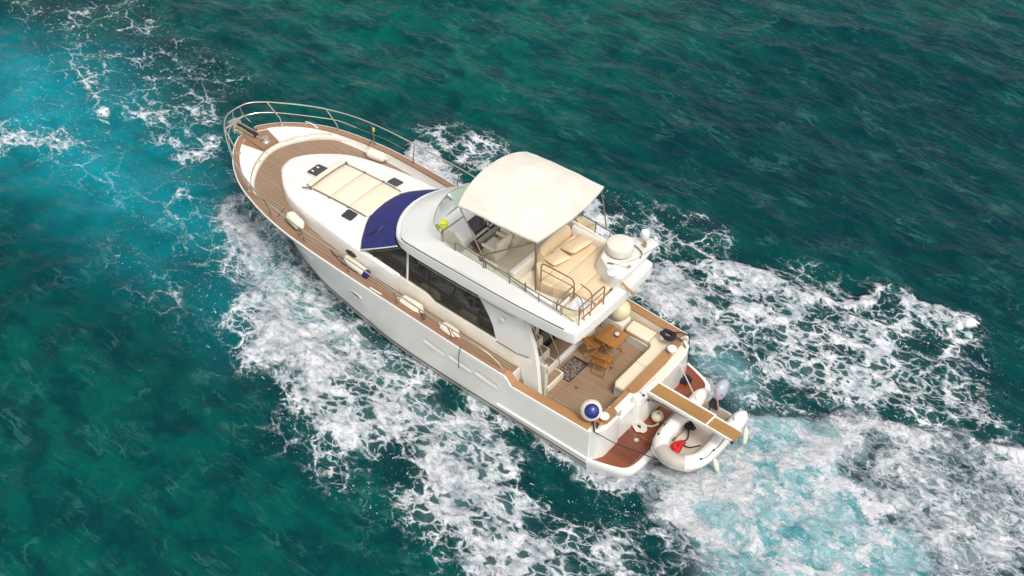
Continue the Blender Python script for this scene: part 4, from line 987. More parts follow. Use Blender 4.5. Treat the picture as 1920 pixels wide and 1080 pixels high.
tangle('rope_heap', (-.42, .56, .52), .22, 9, .022, 'ropew', 'white rope heaped on the swim platform beside the dinghy bow', 12, .5, 9,
       tail=[[(-.5, .42, .56), (-.7, .36, .6), (-.86, .34, .8)]])
q = MB(); q.tube([(-.10, 2.22, 1.64), (-.6, 1.95, 1.30), (-1.25, 1.5, .92), (-1.55, 1.32, .78)], .012, 5); tag(q.build('mooring_line', M['rope'], None), 'thin black line from the port stern cleat to the dinghy bow', 'rope')
q = MB(); q.tube([(.02, 1.92, 1.62), (-.06, 1.98, 1.66), (-.10, 2.1, 1.66)], .022, 6); q.tube(cr([(.28, 1.9, 1.63), (.12, 1.98, 1.68), (0, 2.1, 1.66), (-.1, 2.2, 1.62)], 4), .022, 6); tag(q.build('ball_lanyard', M['rope'], None), 'dark rope tying the blue-ended ball fender to the port stern cleat', 'rope')
q = MB(); q.tube([(-.40, -1.36, 1.25), (-1.45, -.48, 1.45)], .017, 6); tag(q.build('boathook_pole', M['ropew'], None), 'thin white pole leaning from the transom to the gangway', 'pole')
q = MB(); q.tube([(-1.85, -1.02, 1.5), (-2.15, -.95, 1.35), (-2.6, -.70, 1.02)], .010, 5); tag(q.build('tether_line', M['rope'], None), 'thin dark line from the outboard motor to the far dinghy tube', 'rope')

# ------------------------------------------------------------------ the tender
dg = thing('inflatable_dinghy', 'white and grey inflatable dinghy with outboard motor carried across the stern', 'dinghy', (-1.85, .1, .45))
PT = [(-1.24, -1.05, .92), (-1.24, -.4, .92), (-1.24, .3, .93), (-1.28, .75, .95), (-1.44, 1.08, .99), (-1.68, 1.24, 1.01), (-1.86, 1.27, 1.02), (-2.04, 1.24, 1.01), (-2.26, 1.08, .99), (-2.42, .75, .95), (-2.47, .3, .93), (-2.47, -.4, .92), (-2.47, -1.05, .92)]
path = cr(PT, 6)
tap = [1]*len(path)
def dsub(mb, i0, i1, r, ext=0, n=20):
    pts = path[i0:i1]
    mb.tube(pts, r, n); return mb
nn_ = len(path); g0, g1 = 26, 47
q = MB(); dsub(q, 0, nn_, .205); 
for end, s in ((path[0], -1), (path[-1], -1)):
    q.lathe([(.205, 0), (.19, .10), (.14, .22), (.08, .30), (.03, .34), (0, .34)], (end[0], end[1]+.01, end[2]), 20, mat=Matrix.Rotation(R(90), 4, 'X'))
tube = q.build('inflatable_tube', M['hyp'], dg, sharp=50)
q = MB(); dsub(q, g0, g1, .2085); q.build('bow_patch', M['hypg'], dg)
q = MB(); q.tube([(x+(x+1.86)*.34*(1 if abs(x+1.86) > .3 else .4), y+(.2 if y > 1.0 else .12 if y > .8 else 0), z-.02) for x, y, z in path[4:-4]], .022, 6); q.build('rubbing_strake', M['hypg'], dg)
q = MB(); rows = []
for y, w, zk in ((-1.0, .50, .52), (0, .52, .50), (.6, .50, .52), (1.0, .34, .62), (1.2, .10, .80)):
    rows.append([(-1.855-w-.05, y, .84), (-1.855-w*.7, y, zk+.10), (-1.855, y, zk), (-1.855+w*.7, y, zk+.10), (-1.855+w+.05, y, .84)])
q.grid(rows); q.build('hull', M['hyp'], dg)
q = MB(); rows = []
for y, w in ((-.98, .50), (0, .52), (.6, .50), (.95, .36), (1.1, .15)): rows.append([(-1.855+w*t, y, .70+.03*t*t) for t in (-1, -.5, 0, .5, 1)])
q.grid(rows); q.build('floor_panel', M['dfloor'], dg)
q = MB(); q.span((-2.32, -1.02, .62), (-1.39, -.95, 1.02), .015); q.build('transom_board', M['hypg'], dg)
for ii, sx in ((range(8, 20), 1), (range(53, 65), -1)):
    pts = []; idx = list(ii)
    for k, i in enumerate(idx):
        x, y, z = path[i]; ph = abs(math.sin(math.pi*k/(len(idx)-1)*2)); o = .11
        nx = (x+1.86); l = math.hypot(nx, max(0, y-.5)) or 1
        pts.append((x+nx/l*(o+.02*ph), y+(max(0, y-.5))/l*o, z+.185-.03*ph))
    q = MB(); q.tube(pts, .011, 5); lf = q.build('lifeline', M['rope'], dg)
    for k in (0, len(idx)//2, len(idx)-1):
        q = MB(); q.lathe([(0, 0), (.035, 0), (.03, .02), (0, .025)], (pts[k][0], pts[k][1], pts[k][2]-.015), 10); q.build('eyelet', M['black'], lf)
# outboard
om = MB(); rows = []
for s, z in ((.25, 1.14), (.8, 1.17), (1.0, 1.27), (1.0, 1.42), (.9, 1.54), (.62, 1.62), (.2, 1.65), (.01, 1.652)):
    rows.append([(-1.72+.165*s*math.cos(a), -1.24+.27*s*math.sin(a)-.10*(z-1.2), z) for a in [2*math.pi*k/18 for k in range(18)]])
om.grid(rows, True, True, True); mot = om.build('outboard_motor', M['cowl'], dg, sharp=50)
q = MB(); q.span((-1.80, -1.28, .35), (-1.64, -1.12, 1.16), .03); q.span((-1.86, -1.14, .90), (-1.58, -.92, 1.12), .03); q.span((-1.75, -1.40, .38), (-1.69, -1.16, .5), .01); q.tube([(-1.72, -1.0, 1.2), (-1.76, -.72, 1.24), (-1.80, -.52, 1.2)], .025, 6); q.build('leg', M['black'], mot)
q = MB(); q.lathe([(0, -.02), (.11, -.02), (.11, 0), (0, .02)], (-1.72, -1.22, .38), 12, 'Y'); q.build('propeller', M['black'], mot)
q = MB(); q.tube([(-2.02, -.78, 1.0), (-1.86, -.62, 2.08)], .018, 6); q.build('flag_pole', plain('pink_pole', (.50, .30, .27), .5), dg)
# dinghy contents
rb = MB(); random.seed(5); rows = []
for i in range(15):
    a = 2*math.pi*i/14; r_ = []
    for k in range(9):
        t = k/8; rr = math.sin(math.pi*min(1, t*.97+.03)*.5)
        bl = 1+.16*math.sin(3*a+1)+.10*math.sin(5*a)
        r_.append((-1.66+.15*rr*bl*math.cos(a), .62+.27*rr*bl*math.sin(a), .74+.11*(1-rr**3)*(1+.35*math.sin(2*a+4*t))+.015*math.sin(9*a*t)))
    rows.append(r_)
rb.grid(rows); tag(rb.build('dry_bag', M['red'], None), 'bright red bag lying in the bow of the dinghy', 'bag')
tangle('rope_bundle', (-1.55, -.12, .74), .16, 9, .018, 'rope', 'dark rope bundle on the dinghy floor under the gangway', 21, .9, 8,
       tail=[[(-1.6, .0, .78), (-1.72, .25, .74), (-1.62, .45, .76), (-1.66, .6, .8)], [(-1.66, .5, .78), (-1.9, .45, .74), (-2.1, .2, .74)]])
q = MB(); q.tube([(-1.50, .0, .76), (-1.46, .52, .76)], .014, 6); q.span((-1.49, .40, .745), (-1.43, .54, .775), .006); tag(q.build('paddle', M['steeld'], None), 'short grey paddle on the dinghy floor', 'paddle')
def pf(c, d, label):
    t = thing('small_fender', label, 'fender', (0, 0, 0), 0, 'small fenders hung from the dinghy')
    b = MB(); b.lathe([(.015, -.26), (.05, -.24), (.068, -.18), (.07, .12), (.045, .2), (.02, .24)], (0, 0, 0), 14); b.build('body', M['fend'], t)
    e = MB(); e.tube([(0, 0, .22), (.02, -.02, .40), (.05, -.1, .62)], .009, 5); e.build('lanyard', M['ropew'], t)
    t.location = c; t.rotation_euler = d; return t
pf((-2.66, .30, .50), (R(-8), R(14), 0), 'small white fender hung outside the dinghy below the gangway end')
pf((-2.78, -.92, .62), (R(10), R(14), R(-20)), 'small white fender hung from the dinghy tube beyond the gangway end')
FOAM=[(0.8,0.5,[[15.34,1.57],[15.42,0.78],[14.5,0.71],[13.35,1.1],[12.02,1.91],[10.51,2.48],[9.37,3.27],[8.64,4.31],[8.81,4.97],[9.82,4.88],[10.61,4.0],[11.16,3.16],[12.36,2.8],[13.57,2.56],[14.66,2.17]]),
(0.55,0.8,[[15.68,1.68],[15.35,0.38],[12.84,0.67],[10.1,1.55],[7.58,2.36],[7.42,3.84],[7.77,5.16],[9.27,5.35],[11.07,4.1],[12.92,3.26]]),
(0.42,0.6,[[11.18,1.83],[9.77,1.88],[7.58,2.36],[6.03,2.7],[4.45,2.69],[3.15,2.87],[2.01,2.89],[2.32,3.85],[4.26,3.78],[6.45,3.56],[8.62,3.48]]),
(0.72,0.5,[[10.85,3.92],[10.02,2.95],[8.14,3.09],[6.86,3.12],[5.49,3.29],[4.39,3.64],[3.34,3.74],[2.32,3.85],[1.65,4.65],[2.29,4.95],[3.06,5.13],[3.97,4.96],[4.74,5.36],[6.01,5.69],[7.35,5.57],[8.81,4.97],[9.99,4.88]]),
(0.55,0.7,[[11.49,3.28],[8.9,2.32],[6.3,2.4],[4.09,2.65],[1.68,2.86],[0.8,3.29],[0.69,4.52],[1.75,4.95],[3.06,5.13],[4.37,5.75],[5.62,6.08],[7.57,5.75],[10.11,4.98]]),
(0.74,0.5,[[3.99,4.51],[2.66,3.89],[1.66,3.99],[0.69,4.52],[-0.65,4.48],[-1.73,5.02],[-2.19,5.43],[0.1,7.3],[1.2,6.62],[2.38,5.9],[3.38,5.39]]),
(0.46,0.8,[[4.74,5.36],[2.56,3.57],[0.8,3.29],[-0.57,3.49],[-2.1,3.3],[-3.75,3.37],[-4.27,3.92],[0.4,7.73],[1.51,6.87],[3.33,6.46]]),
(0.4,0.9,[[11.55,4.49],[11.83,2.97],[11.18,1.83],[10.35,3.5],[10.19,4.49]]),
(0.3,1.2,[[7.21,5.7],[4.84,5.67],[3.01,6.41],[3.43,6.75],[5.2,6.89],[7.11,6.59]]),
(0.55,0.8,[[-4.85,-3.2],[-7.24,-4.68],[-9.15,-5.77],[-10.87,-1.66],[-8.27,0.46],[-6.5,-1.58]]),
(0.45,0.5,[[0.04,2.21],[-0.92,1.65],[-2.46,1.94],[-3.75,3.37],[-3.17,3.45],[-1.62,2.63],[-0.59,2.6]]),
(0.53,0.5,[[3.45,-4.51],[3.48,-5.41],[2.46,-5.93],[1.32,-6.25],[0.32,-6.77],[-1.02,-6.98],[-2.12,-7.59],[-3.66,-7.98],[-4.58,-6.52],[-5.44,-5.15],[-4.3,-4.22],[-2.96,-3.63],[-1.63,-3.57],[-0.47,-3.16],[0.58,-3.11],[1.78,-3.52],[2.91,-3.75]]),
(0.85,0.4,[[3.6,-5.0],[3.1,-5.72],[1.95,-5.74],[1.07,-5.27],[0.1,-4.33],[-0.73,-4.46],[-0.94,-3.54],[-0.01,-3.32],[0.7,-3.29],[1.66,-3.61],[2.54,-4.06]]),
(0.85,0.3,[[3.1,-5.72],[2.1,-6.86],[0.57,-7.18],[-0.85,-7.28],[-2.14,-8.19],[-3.24,-9.15],[-3.54,-8.9],[-2.39,-7.75],[-1.2,-6.68],[0.39,-6.27],[1.7,-5.95]]),
(0.7,0.3,[[-3.2,-9.21],[-3.73,-9.2],[-4.19,-8.99],[-5.62,-9.16],[-5.72,-8.96],[-4.76,-8.17],[-3.8,-8.38]]),
(0.38,0.9,[[3.24,-5.92],[-0.43,-8.0],[-3.49,-9.0],[-5.97,-8.75],[-7.42,-6.28],[-8.25,-6.47],[-8.56,-5.76],[-4.67,-3.54],[-2.33,-1.87],[-0.23,-2.43]]),
(0.55,0.5,[[-3.79,-6.42],[-5.35,-6.62],[-7.48,-6.83],[-8.19,-5.93],[-6.85,-4.84],[-4.49,-3.88],[-3.39,-3.48],[-2.86,-3.81]]),
(0.95,0.25,[[12.9,-5.09],[12.38,-5.32],[11.12,-5.24],[10.35,-5.15],[9.68,-4.63],[10.04,-3.99],[11.43,-4.26],[12.41,-4.55]]),
(0.48,0.4,[[13.21,-5.98],[12.28,-7.14],[10.76,-7.03],[9.89,-6.25],[10.35,-5.15],[12.24,-5.44]]),
(0.8,0.3,[[6.73,-6.18],[6.28,-6.73],[5.42,-6.41],[4.84,-5.89],[4.15,-5.5],[4.93,-5.17],[5.77,-5.46]]),
(0.42,0.6,[[6.44,-6.94],[4.69,-8.03],[2.92,-8.13],[1.59,-7.59],[1.45,-6.76],[3.24,-5.92],[5.12,-5.99]]),
(0.2,1.0,[[31.4,-1.86],[26.95,-5.53],[24.42,-4.7],[21.1,-5.14],[19.26,-4.47],[19.47,-2.64],[17.42,-0.8],[16.23,0.05],[18.3,0.3],[20.46,0.56],[22.66,0.4],[25.92,-0.72],[28.28,-0.58]]),
(0.36,0.5,[[25.47,-1.09],[24.18,-1.28],[22.19,-0.39],[21.63,0.75],[23.2,0.44]]),
(0.34,0.6,[[24.7,2.88],[22.51,1.86],[21.15,1.13],[21.45,0.21],[20.54,1.39],[22.37,3.27],[23.2,3.95]]),
(0.34,0.5,[[22.19,-0.39],[19.8,-1.95],[17.95,-1.51],[16.71,0.08],[18.08,0.49],[20.04,0.21]]),
(0.24,0.8,[[19.57,-0.56],[17.21,-0.6],[16.09,-0.06],[16.2,2.11],[17.98,1.48]]),
(0.14,1.0,[[28.59,0.13],[26.18,-1.4],[20.88,0.9],[16.74,1.87],[15.82,0.42],[13.94,1.9],[14.84,3.28],[22.95,4.12]]),
(0.16,1.2,[[17.47,4.47],[14.01,2.28],[10.31,4.59],[10.19,6.11],[11.96,5.95],[15.65,5.5]]),
(0.15,1.5,[[10.19,4.49],[6.94,5.97],[2.35,6.73],[4.78,6.54],[8.16,5.99]]),
(0.1,1.5,[[-5.34,-10.52],[-6.13,-12.98],[-9.44,-5.09],[-7.63,-5.48]])]
TINT=[('turq',1.0,2.4,[[29.19,0.63],[27.68,-0.62],[24.65,-0.46],[20.74,0.79],[17.15,1.51],[15.54,2.24],[16.24,3.79],[18.34,4.2],[21.43,3.96],[24.5,3.88]]),
('turq',0.7,2.4,[[30.11,-0.0],[25.28,-2.14],[19.8,-0.76],[16.23,0.05],[14.5,1.38],[13.17,3.46],[15.03,4.38],[18.65,4.79],[22.78,5.07]]),
('turq',0.5,2.6,[[18.65,4.79],[14.89,1.03],[11.92,2.44],[10.19,4.49],[12.95,4.49],[16.03,5.2]]),
('milk',1.0,0.7,[[-1.27,0.67],[-2.35,0.02],[-2.95,-1.41],[-4.86,-2.03],[-6.05,-0.99],[-7.56,-0.96],[-8.94,0.11],[-4.96,3.36],[-3.25,2.15]]),
('milk',0.75,0.8,[[-2.11,-1.68],[-3.55,-2.62],[-5.12,-2.71],[-4.47,-1.03],[-3.39,-0.15]]),
('milk',0.6,0.5,[[0.58,-3.38],[-0.72,-3.9],[-1.84,-3.23],[-2.23,-2.03],[-1.25,-2.23],[-0.24,-2.7]]),
('milk',0.55,0.8,[[15.02,1.14],[12.73,1.23],[10.02,2.08],[7.44,2.51],[7.94,3.73],[10.35,3.5],[12.42,2.85]]),
('milk',0.45,0.7,[[10.02,2.08],[6.03,2.7],[3.72,3.09],[1.79,3.17],[2.43,4.16],[4.71,4.14],[7.42,3.84]]),
('gren',1.0,3.0,[[29.83,-8.48],[18.62,-15.54],[8.64,-17.72],[10.35,-8.54],[15.88,-6.42],[20.99,-4.78]]),
('gren',0.8,3.0,[[16.39,9.85],[14.44,7.42],[10.57,7.71],[4.07,7.06],[0.89,8.33],[8.97,14.93]]),
('dark',1.0,3.0,[[10.14,-14.62],[-0.86,-25.55],[-8.7,-6.84],[-6.63,-7.67],[-2.84,-10.28],[1.6,-8.23],[6.49,-9.42]]),
('dark',0.7,1.0,[[21.77,-5.49],[24.88,-4.32],[25.58,-1.9],[22.55,-0.92],[20.62,-1.69],[18.09,-1.39],[19.22,-3.67]]),
('dark',0.6,1.2,[[22.54,5.24],[18.91,5.0],[15.65,5.5],[11.0,6.77],[13.84,6.94],[19.44,7.38]]),
('dark',0.5,1.0,[[-5.75,-2.99],[-9.44,-5.09],[-10.93,-1.52],[-9.01,-0.92],[-7.26,-1.55]]),
('dark',0.6,1.0,[[0.91,3.37],[-1.44,1.9],[-2.83,2.49],[-1.48,3.81],[0.07,4.44]]),
('wash',1.0,0.5,[[15.34,1.57],[15.42,0.78],[14.5,0.71],[13.35,1.1],[12.02,1.91],[10.51,2.48],[9.37,3.27],[8.64,4.31],[8.81,4.97],[9.82,4.88],[10.61,4.0],[11.16,3.16],[12.36,2.8],[13.57,2.56],[14.66,2.17]]),
('wash',0.6,0.8,[[15.68,1.68],[15.35,0.38],[12.84,0.67],[10.1,1.55],[7.58,2.36],[7.42,3.84],[7.77,5.16],[9.27,5.35],[11.07,4.1],[12.92,3.26]]),
('wash',1.1,0.5,[[-0.98,1.72],[-1.26,0.91],[-2.12,0.44],[-2.48,-0.55],[-2.38,-1.78],[-3.33,-2.44],[-4.22,-3.17],[-5.12,-3.9],[-6.05,-3.94],[-5.81,-2.58],[-5.12,-1.56],[-4.78,0.04],[-4.67,1.41],[-5.28,2.9],[-4.18,3.8],[-3.12,2.67],[-2.25,2.11]]),
('wash',1.0,0.4,[[-2.11,-1.68],[-2.84,-2.41],[-3.73,-2.89],[-4.58,-3.7],[-5.83,-4.37],[-7.07,-5.02],[-9.08,-5.95],[-9.29,-5.43],[-7.69,-4.35],[-6.22,-3.61],[-4.57,-2.26],[-2.92,-0.91]]),
('wash',0.98,0.8,[[-1.78,1.17],[-4.02,-1.81],[-6.63,-2.79],[-8.16,-2.72],[-9.24,-1.93],[-10.27,-1.17],[-4.28,3.72],[-3.04,2.32]]),
('wash',0.84,0.8,[[-4.85,-3.2],[-7.24,-4.68],[-9.15,-5.77],[-10.87,-1.66],[-8.27,0.46],[-6.5,-1.58]]),
('wash',0.45,0.6,[[11.61,3.38],[10.84,2.16],[8.29,2.94],[6.49,3.08],[6.17,3.85],[7.31,4.78],[8.95,4.83]]),
('wash',0.45,0.6,[[0.82,-3.19],[-0.25,-3.79],[-1.84,-3.23],[-2.33,-1.87],[-1.35,-1.8],[-0.23,-2.43]]),
('wash',0.5,0.5,[[3.6,-5.0],[2.85,-5.93],[1.57,-5.75],[0.94,-4.21],[1.91,-3.7]])]

# ------------------------------------------------------------------ the sea
def frac_axis(a, b, step, far, n):
    core = list(np.arange(a, b+step/2, step)); g = np.geomspace(step*2, far, n)
    return np.array(sorted([a-v for v in g]+core+[b+v for v in g]))
ax = frac_axis(-17, 36, .11, 400, 34); ay = frac_axis(-33, 20, .11, 400, 34)
X, Y = np.meshgrid(ax, ay, indexing='ij')
rng = np.random.RandomState(11)
def vnoise(x, y, seed):
    xi = np.floor(x).astype(np.int64); yi = np.floor(y).astype(np.int64); fx = x-xi; fy = y-yi
    fx = fx*fx*fx*(fx*(fx*6-15)+10); fy = fy*fy*fy*(fy*(fy*6-15)+10)
    def h(i, j):
        n = (i*374761393+j*668265263+seed*2147483647) & 0xffffffff
        n = ((n ^ (n >> 13))*1274126177) & 0xffffffff; n = n ^ (n >> 16)
        return (n & 0xffff)/65535.0
    a = h(xi, yi); b = h(xi+1, yi); c = h(xi, yi+1); d = h(xi+1, yi+1)
    return (a*(1-fx)+b*fx)*(1-fy)+(c*(1-fx)+d*fx)*fy
def fbm(x, y, seed, o=4):
    v = 0; a = .5
    for k in range(o): v = v+a*vnoise(x*2**k+17.3*k, y*2**k+9.1*k, seed+k); a *= .5
    return v/(1-.5**o)
def rot(x, y, a): return x*math.cos(a)+y*math.sin(a), -x*math.sin(a)+y*math.cos(a)
def ridge(x, y, seed, o=3):
    v = 0; a = .5
    for k in range(o): v = v+a*(1-np.abs(2*vnoise(x*2**k+5.7*k, y*2**k+3.3*k, seed+k)-1)); a *= .5
    return v/(1-.5**o)
# wind waves: crests run roughly along the yacht's course
wx = X+.9*(fbm(X*.30, Y*.30, 3)-.5)*2; wy = Y+1.3*(fbm(X*.30, Y*.30, 5)-.5)*2
u, v = rot(wx, wy, R(8))
H = .24*(fbm(u*.11, v*.19, 21, 3)-.5)*2
H += .15*(ridge(u*.20, v*.40, 31, 2)-.5)*1.5
u2, v2 = rot(wx, wy, R(-25))
H += .07*(ridge(u2*.5, v2*.95, 41, 2)-.5)*2
H += .016*(fbm(X*1.3, Y*2.2, 51, 2)-.5)*2

def poly_sd(P):
    """signed distance, positive inside"""
    P = np.array(P); d = np.full(X.shape, 1e9); ins = np.zeros(X.shape, bool); n = len(P)
    for i in range(n):
        a = P[i]; b = P[(i+1) % n]; ex, ey = b-a; wx_ = XW-a[0]; wy_ = YW-a[1]
        t = np.clip((wx_*ex+wy_*ey)/(ex*ex+ey*ey+1e-9), 0, 1); d = np.minimum(d, np.hypot(wx_-ex*t, wy_-ey*t))
        c = (a[1] > YW) != (b[1] > YW)
        xi = (b[0]-a[0])*(YW-a[1])/((b[1]-a[1]) or 1e-9)+a[0]; ins ^= c & (XW < xi)
    return np.where(ins, d, -d)
XW = X+.55*(fbm(X*.9, Y*.9, 61, 4)-.5)*2+.35*(fbm(X*.3, Y*.3, 63, 2)-.5)*2; YW = Y+.55*(fbm(X*.9+40, Y*.9, 71, 4)-.5)*2
foam = np.zeros(X.shape)
for s, so_, P in FOAM:
    sdv = poly_sd(P); f = np.clip(sdv/so_*.5+.5, 0, 1); f = f*f*(3-2*f); foam = np.maximum(foam, s*f)+.12*np.minimum(foam, s*f)
# churn right against the hull
xs_h = np.array([p[0] for p in hull_row(1, 0)]); ys_h = np.array([p[1] for p in hull_row(1, 0)])
hy = np.interp(X, xs_h, ys_h, right=-3.0); dh = np.abs(Y)-hy; 
near = np.exp(-np.clip(dh, 0, 9)/.22)*(X > -1.3)*(X < 13.8)
foam = np.maximum(foam, near*np.interp(X, [-1.3, 0, 4, 9, 12, 13.8], [1, .8, .55, .5, .8, .5]))
foam = np.clip(foam, 0, 1)
tint = {}
for k in ('turq', 'milk', 'gren', 'dark', 'wash'): tint[k] = np.zeros(X.shape)
for k, s, so_, P in TINT:
    sdv = poly_sd(P); f = np.clip(sdv/so_*.5+.5, 0, 1); tint[k] = np.maximum(tint[k], s*f*f*(3-2*f))
# the bow wave and the wash stand proud of the sea
churn = np.clip((np.maximum(foam, tint['wash'])-.25)/.6, 0, 1)
blob = ridge(X*1.5+.8*fbm(X*2, Y*2, 7, 2), Y*1.5, 81, 4)
H = H*(1-.25*churn)+churn*(.10+.26*(blob-.45))
H += .30*np.exp(-((X-12.6)/1.6)**2-((dh-.35)/.5)**2)*(X < 14.5)
H += .22*np.exp(-(((X-9.2)/3.2)**2))*np.exp(-((Y-3.9)/.7)**2)
H = np.where((np.abs(Y) < hy+.1) & (X > -1.3), np.minimum(H, .12), H)
H = np.where((X > -3.4) & (X < 0) & (np.abs(Y) < 2.4), np.minimum(H, .18), H)
far = np.maximum(np.maximum(X-37, -18-X), np.maximum(Y-21, -34-Y)); H = H*np.clip(1-far/60, 0, 1)
nx_, ny_ = X.shape
me = bpy.data.meshes.new('water')
co3 = np.stack([X, Y, H], -1).reshape(-1, 3).astype(np.float32)
idx = np.arange(nx_*ny_).reshape(nx_, ny_)
fc = np.stack([idx[:-1, :-1], idx[1:, :-1], idx[1:, 1:], idx[:-1, 1:]], -1).reshape(-1, 4)
me.vertices.add(len(co3)); me.vertices.foreach_set('co', co3.ravel())
me.loops.add(fc.size); me.loops.foreach_set('vertex_index', fc.ravel().astype(np.int32))
me.polygons.add(len(fc)); me.polygons.foreach_set('loop_start', np.arange(0, fc.size, 4, dtype=np.int32)); me.polygons.foreach_set('loop_total', np.full(len(fc), 4, np.int32))
me.polygons.foreach_set('use_smooth', np.ones(len(fc), bool))
me.update(calc_edges=True)
for nm, arr in (('foam', foam), ('turq', tint['turq']), ('milk', tint['milk']), ('gren', tint['gren']), ('dark', tint['dark']), ('wash', tint['wash'])):
    a = me.attributes.new(nm, 'FLOAT', 'POINT'); a.data.foreach_set('value', arr.ravel().astype(np.float32))
sea = bpy.data.objects.new('water', me); COL.objects.link(sea)
sea['kind'] = 'structure'; sea['label'] = 'teal green sea with the foaming wake of the yacht'

wm, t, p = newmat('sea_water')
def L(a, b): t.links.new(a, b)
def attr(n): a = N(t, 'ShaderNodeAttribute'); a.attribute_name = n; return a.outputs['Fac']
def math_(op, a, b=None, c=None, clamp=False):
    m_ = N(t, 'ShaderNodeMath', operation=op, use_clamp=clamp)
    for i, x in enumerate((a, b, c)):
        if x is None: continue
        if isinstance(x, (int, float)): m_.inputs[i].default_value = x
        else: L(x, m_.inputs[i])
    return m_.outputs[0]
def mixc(f, a, b):
    m_ = N(t, 'ShaderNodeMix', data_type='RGBA', clamp_factor=True)
    for k, x in (('Factor', f), ('A', a), ('B', b)):
        if isinstance(x, tuple): m_.inputs[k].default_value = (*x, 1)
        elif isinstance(x, (int, float)): m_.inputs[k].default_value = x
        else: L(x, m_.inputs[k])
    return m_.outputs['Result']
def smooth(x, a, b, o0=0., o1=1.):
    m_ = N(t, 'ShaderNodeMapRange', interpolation_type='SMOOTHSTEP')
    for k, v_ in (('Value', x), ('From Min', a), ('From Max', b), ('To Min', o0), ('To Max', o1)):
        if isinstance(v_, (int, float)): m_.inputs[k].default_value = v_
        else: L(v_, m_.inputs[k])
    return m_.outputs[0]
tc = N(t, 'ShaderNodeTexCoord')
def mapped(sc, rz=0, loc=(0, 0, 0)):
    m_ = N(t, 'ShaderNodeMapping'); m_.inputs['Scale'].default_value = sc; m_.inputs['Rotation'].default_value = (0, 0, rz); m_.inputs['Location'].default_value = loc
    L(tc.outputs['Object'], m_.inputs[0]); return m_.outputs[0]
def noise(vec, scale, det=4, rough=.5, dist=0, out=0):
    m_ = N(t, 'ShaderNodeTexNoise'); m_.inputs['Scale'].default_value = scale; m_.inputs['Detail'].default_value = det; m_.inputs['Roughness'].default_value = rough; m_.inputs['Distortion'].default_value = dist
    L(vec, m_.inputs['Vector']); return m_.outputs[out]
def warp(vec, scale, amt, det=3):
    n_ = noise(vec, scale, det, .55, 0, 1); s_ = N(t, 'ShaderNodeVectorMath', operation='SUBTRACT'); L(n_, s_.inputs[0]); s_.inputs[1].default_value = (.5, .5, .5)
    k = N(t, 'ShaderNodeVectorMath', operation='SCALE'); L(s_.outputs[0], k.inputs[0]); k.inputs['Scale'].default_value = amt
    a = N(t, 'ShaderNodeVectorMath', operation='ADD'); L(vec, a.inputs[0]); L(k.outputs[0], a.inputs[1]); return a.outputs[0]
base = mapped((1, 1, 0))
stretch = mapped((.8, 1.15, 0), R(-8))
F = attr('foam'); WA = attr('wash')
def cells(vec, scale):
    v_ = N(t, 'ShaderNodeTexVoronoi', feature='DISTANCE_TO_EDGE'); v_.inputs['Scale'].default_value = scale; v_.inputs['Randomness'].default_value = 1
    L(vec, v_.inputs['Vector']); return v_.outputs['Distance']
def lines(n_, lev, w):
    """thin bright thread where a noise crosses a level"""
    return math_('SUBTRACT', 1.0, smooth(math_('ABSOLUTE', math_('SUBTRACT', n_, lev)), w*.15, w))
big = noise(base, .16, 2, .5)
swirl = warp(stretch, .8, 1.4, 3)
wv1 = warp(swirl, 3.0, .34, 3)
wv2 = warp(warp(stretch, 1.9, .6, 2), 6.5, .15, 3)
c1 = cells(wv1, 1.1); c2 = cells(wv2, 2.9)
mod = smooth(noise(warp(base, .7, 1.6, 2), .62, 5, .62), .30, .70, -.34, .30)      # patchiness
fine = noise(warp(base, 4, .25, 2), 8, 5, .66)
tex = noise(warp(stretch, 2.2, .45, 3), 4.2, 7, .70)
FD = math_('MAXIMUM', math_('ADD', F, math_('MULTIPLY', mod, smooth(F, .02, .35))), 0.0)
w1 = math_('MULTIPLY_ADD', math_('POWER', FD, 2.0), .155, .012)
w2 = math_('MULTIPLY', math_('POWER', FD, 2.3), .105)
jf = math_('SUBTRACT', fine, .5)
l1 = math_('SUBTRACT', 1.0, smooth(math_('ADD', math_('SUBTRACT', c1, w1), math_('MULTIPLY', jf, .20)), -.03, .05))
l2 = math_('SUBTRACT', 1.0, smooth(math_('ADD', math_('SUBTRACT', math_('MULTIPLY', c2, .5), w2), math_('MULTIPLY', jf, .12)), -.025, .035))
lace = math_('MAXIMUM', math_('MULTIPLY', l1, smooth(math_('ADD', fine, math_('MULTIPLY', FD, .42)), .50, .72, .05, 1.0)), math_('MULTIPLY', l2, smooth(FD, .2, .5, 0, .8)))
lace = math_('MULTIPLY', lace, smooth(FD, .03, .24))
lace = math_('MULTIPLY', lace, smooth(tex, .28, .56, .45, 1.0))
# churned wash: soft clouds of foam with wisps
cl = noise(warp(warp(mapped((.75, 1.1, 0), R(14)), .5, 1.5, 2), 1.6, .5, 3), .95, 8, .62)
WS = math_('ADD', WA, math_('MULTIPLY', math_('SUBTRACT', cl, .5), math_('MULTIPLY', smooth(WA, .03, .4), 2.3)))
wn1 = noise(warp(swirl, 1.5, .5, 2), 1.0, 6, .62); wn2 = noise(warp(swirl, 2.2, .4, 2), 2.3, 5, .6)
wis = math_('MULTIPLY', math_('MAXIMUM', lines(wn1, .5, .038), math_('MULTIPLY', lines(wn2, .5, .045), .7)), smooth(WA, .2, .6))
soft = math_('MAXIMUM', smooth(math_('ADD', WS, math_('MULTIPLY', jf, 1.0)), .98, 1.16), math_('MULTIPLY', wis, smooth(tex, .35, .6, .2, .8)))
mist = smooth(math_('ADD', WS, math_('MULTIPLY', math_('SUBTRACT', tex, .5), .5)), .25, .95)
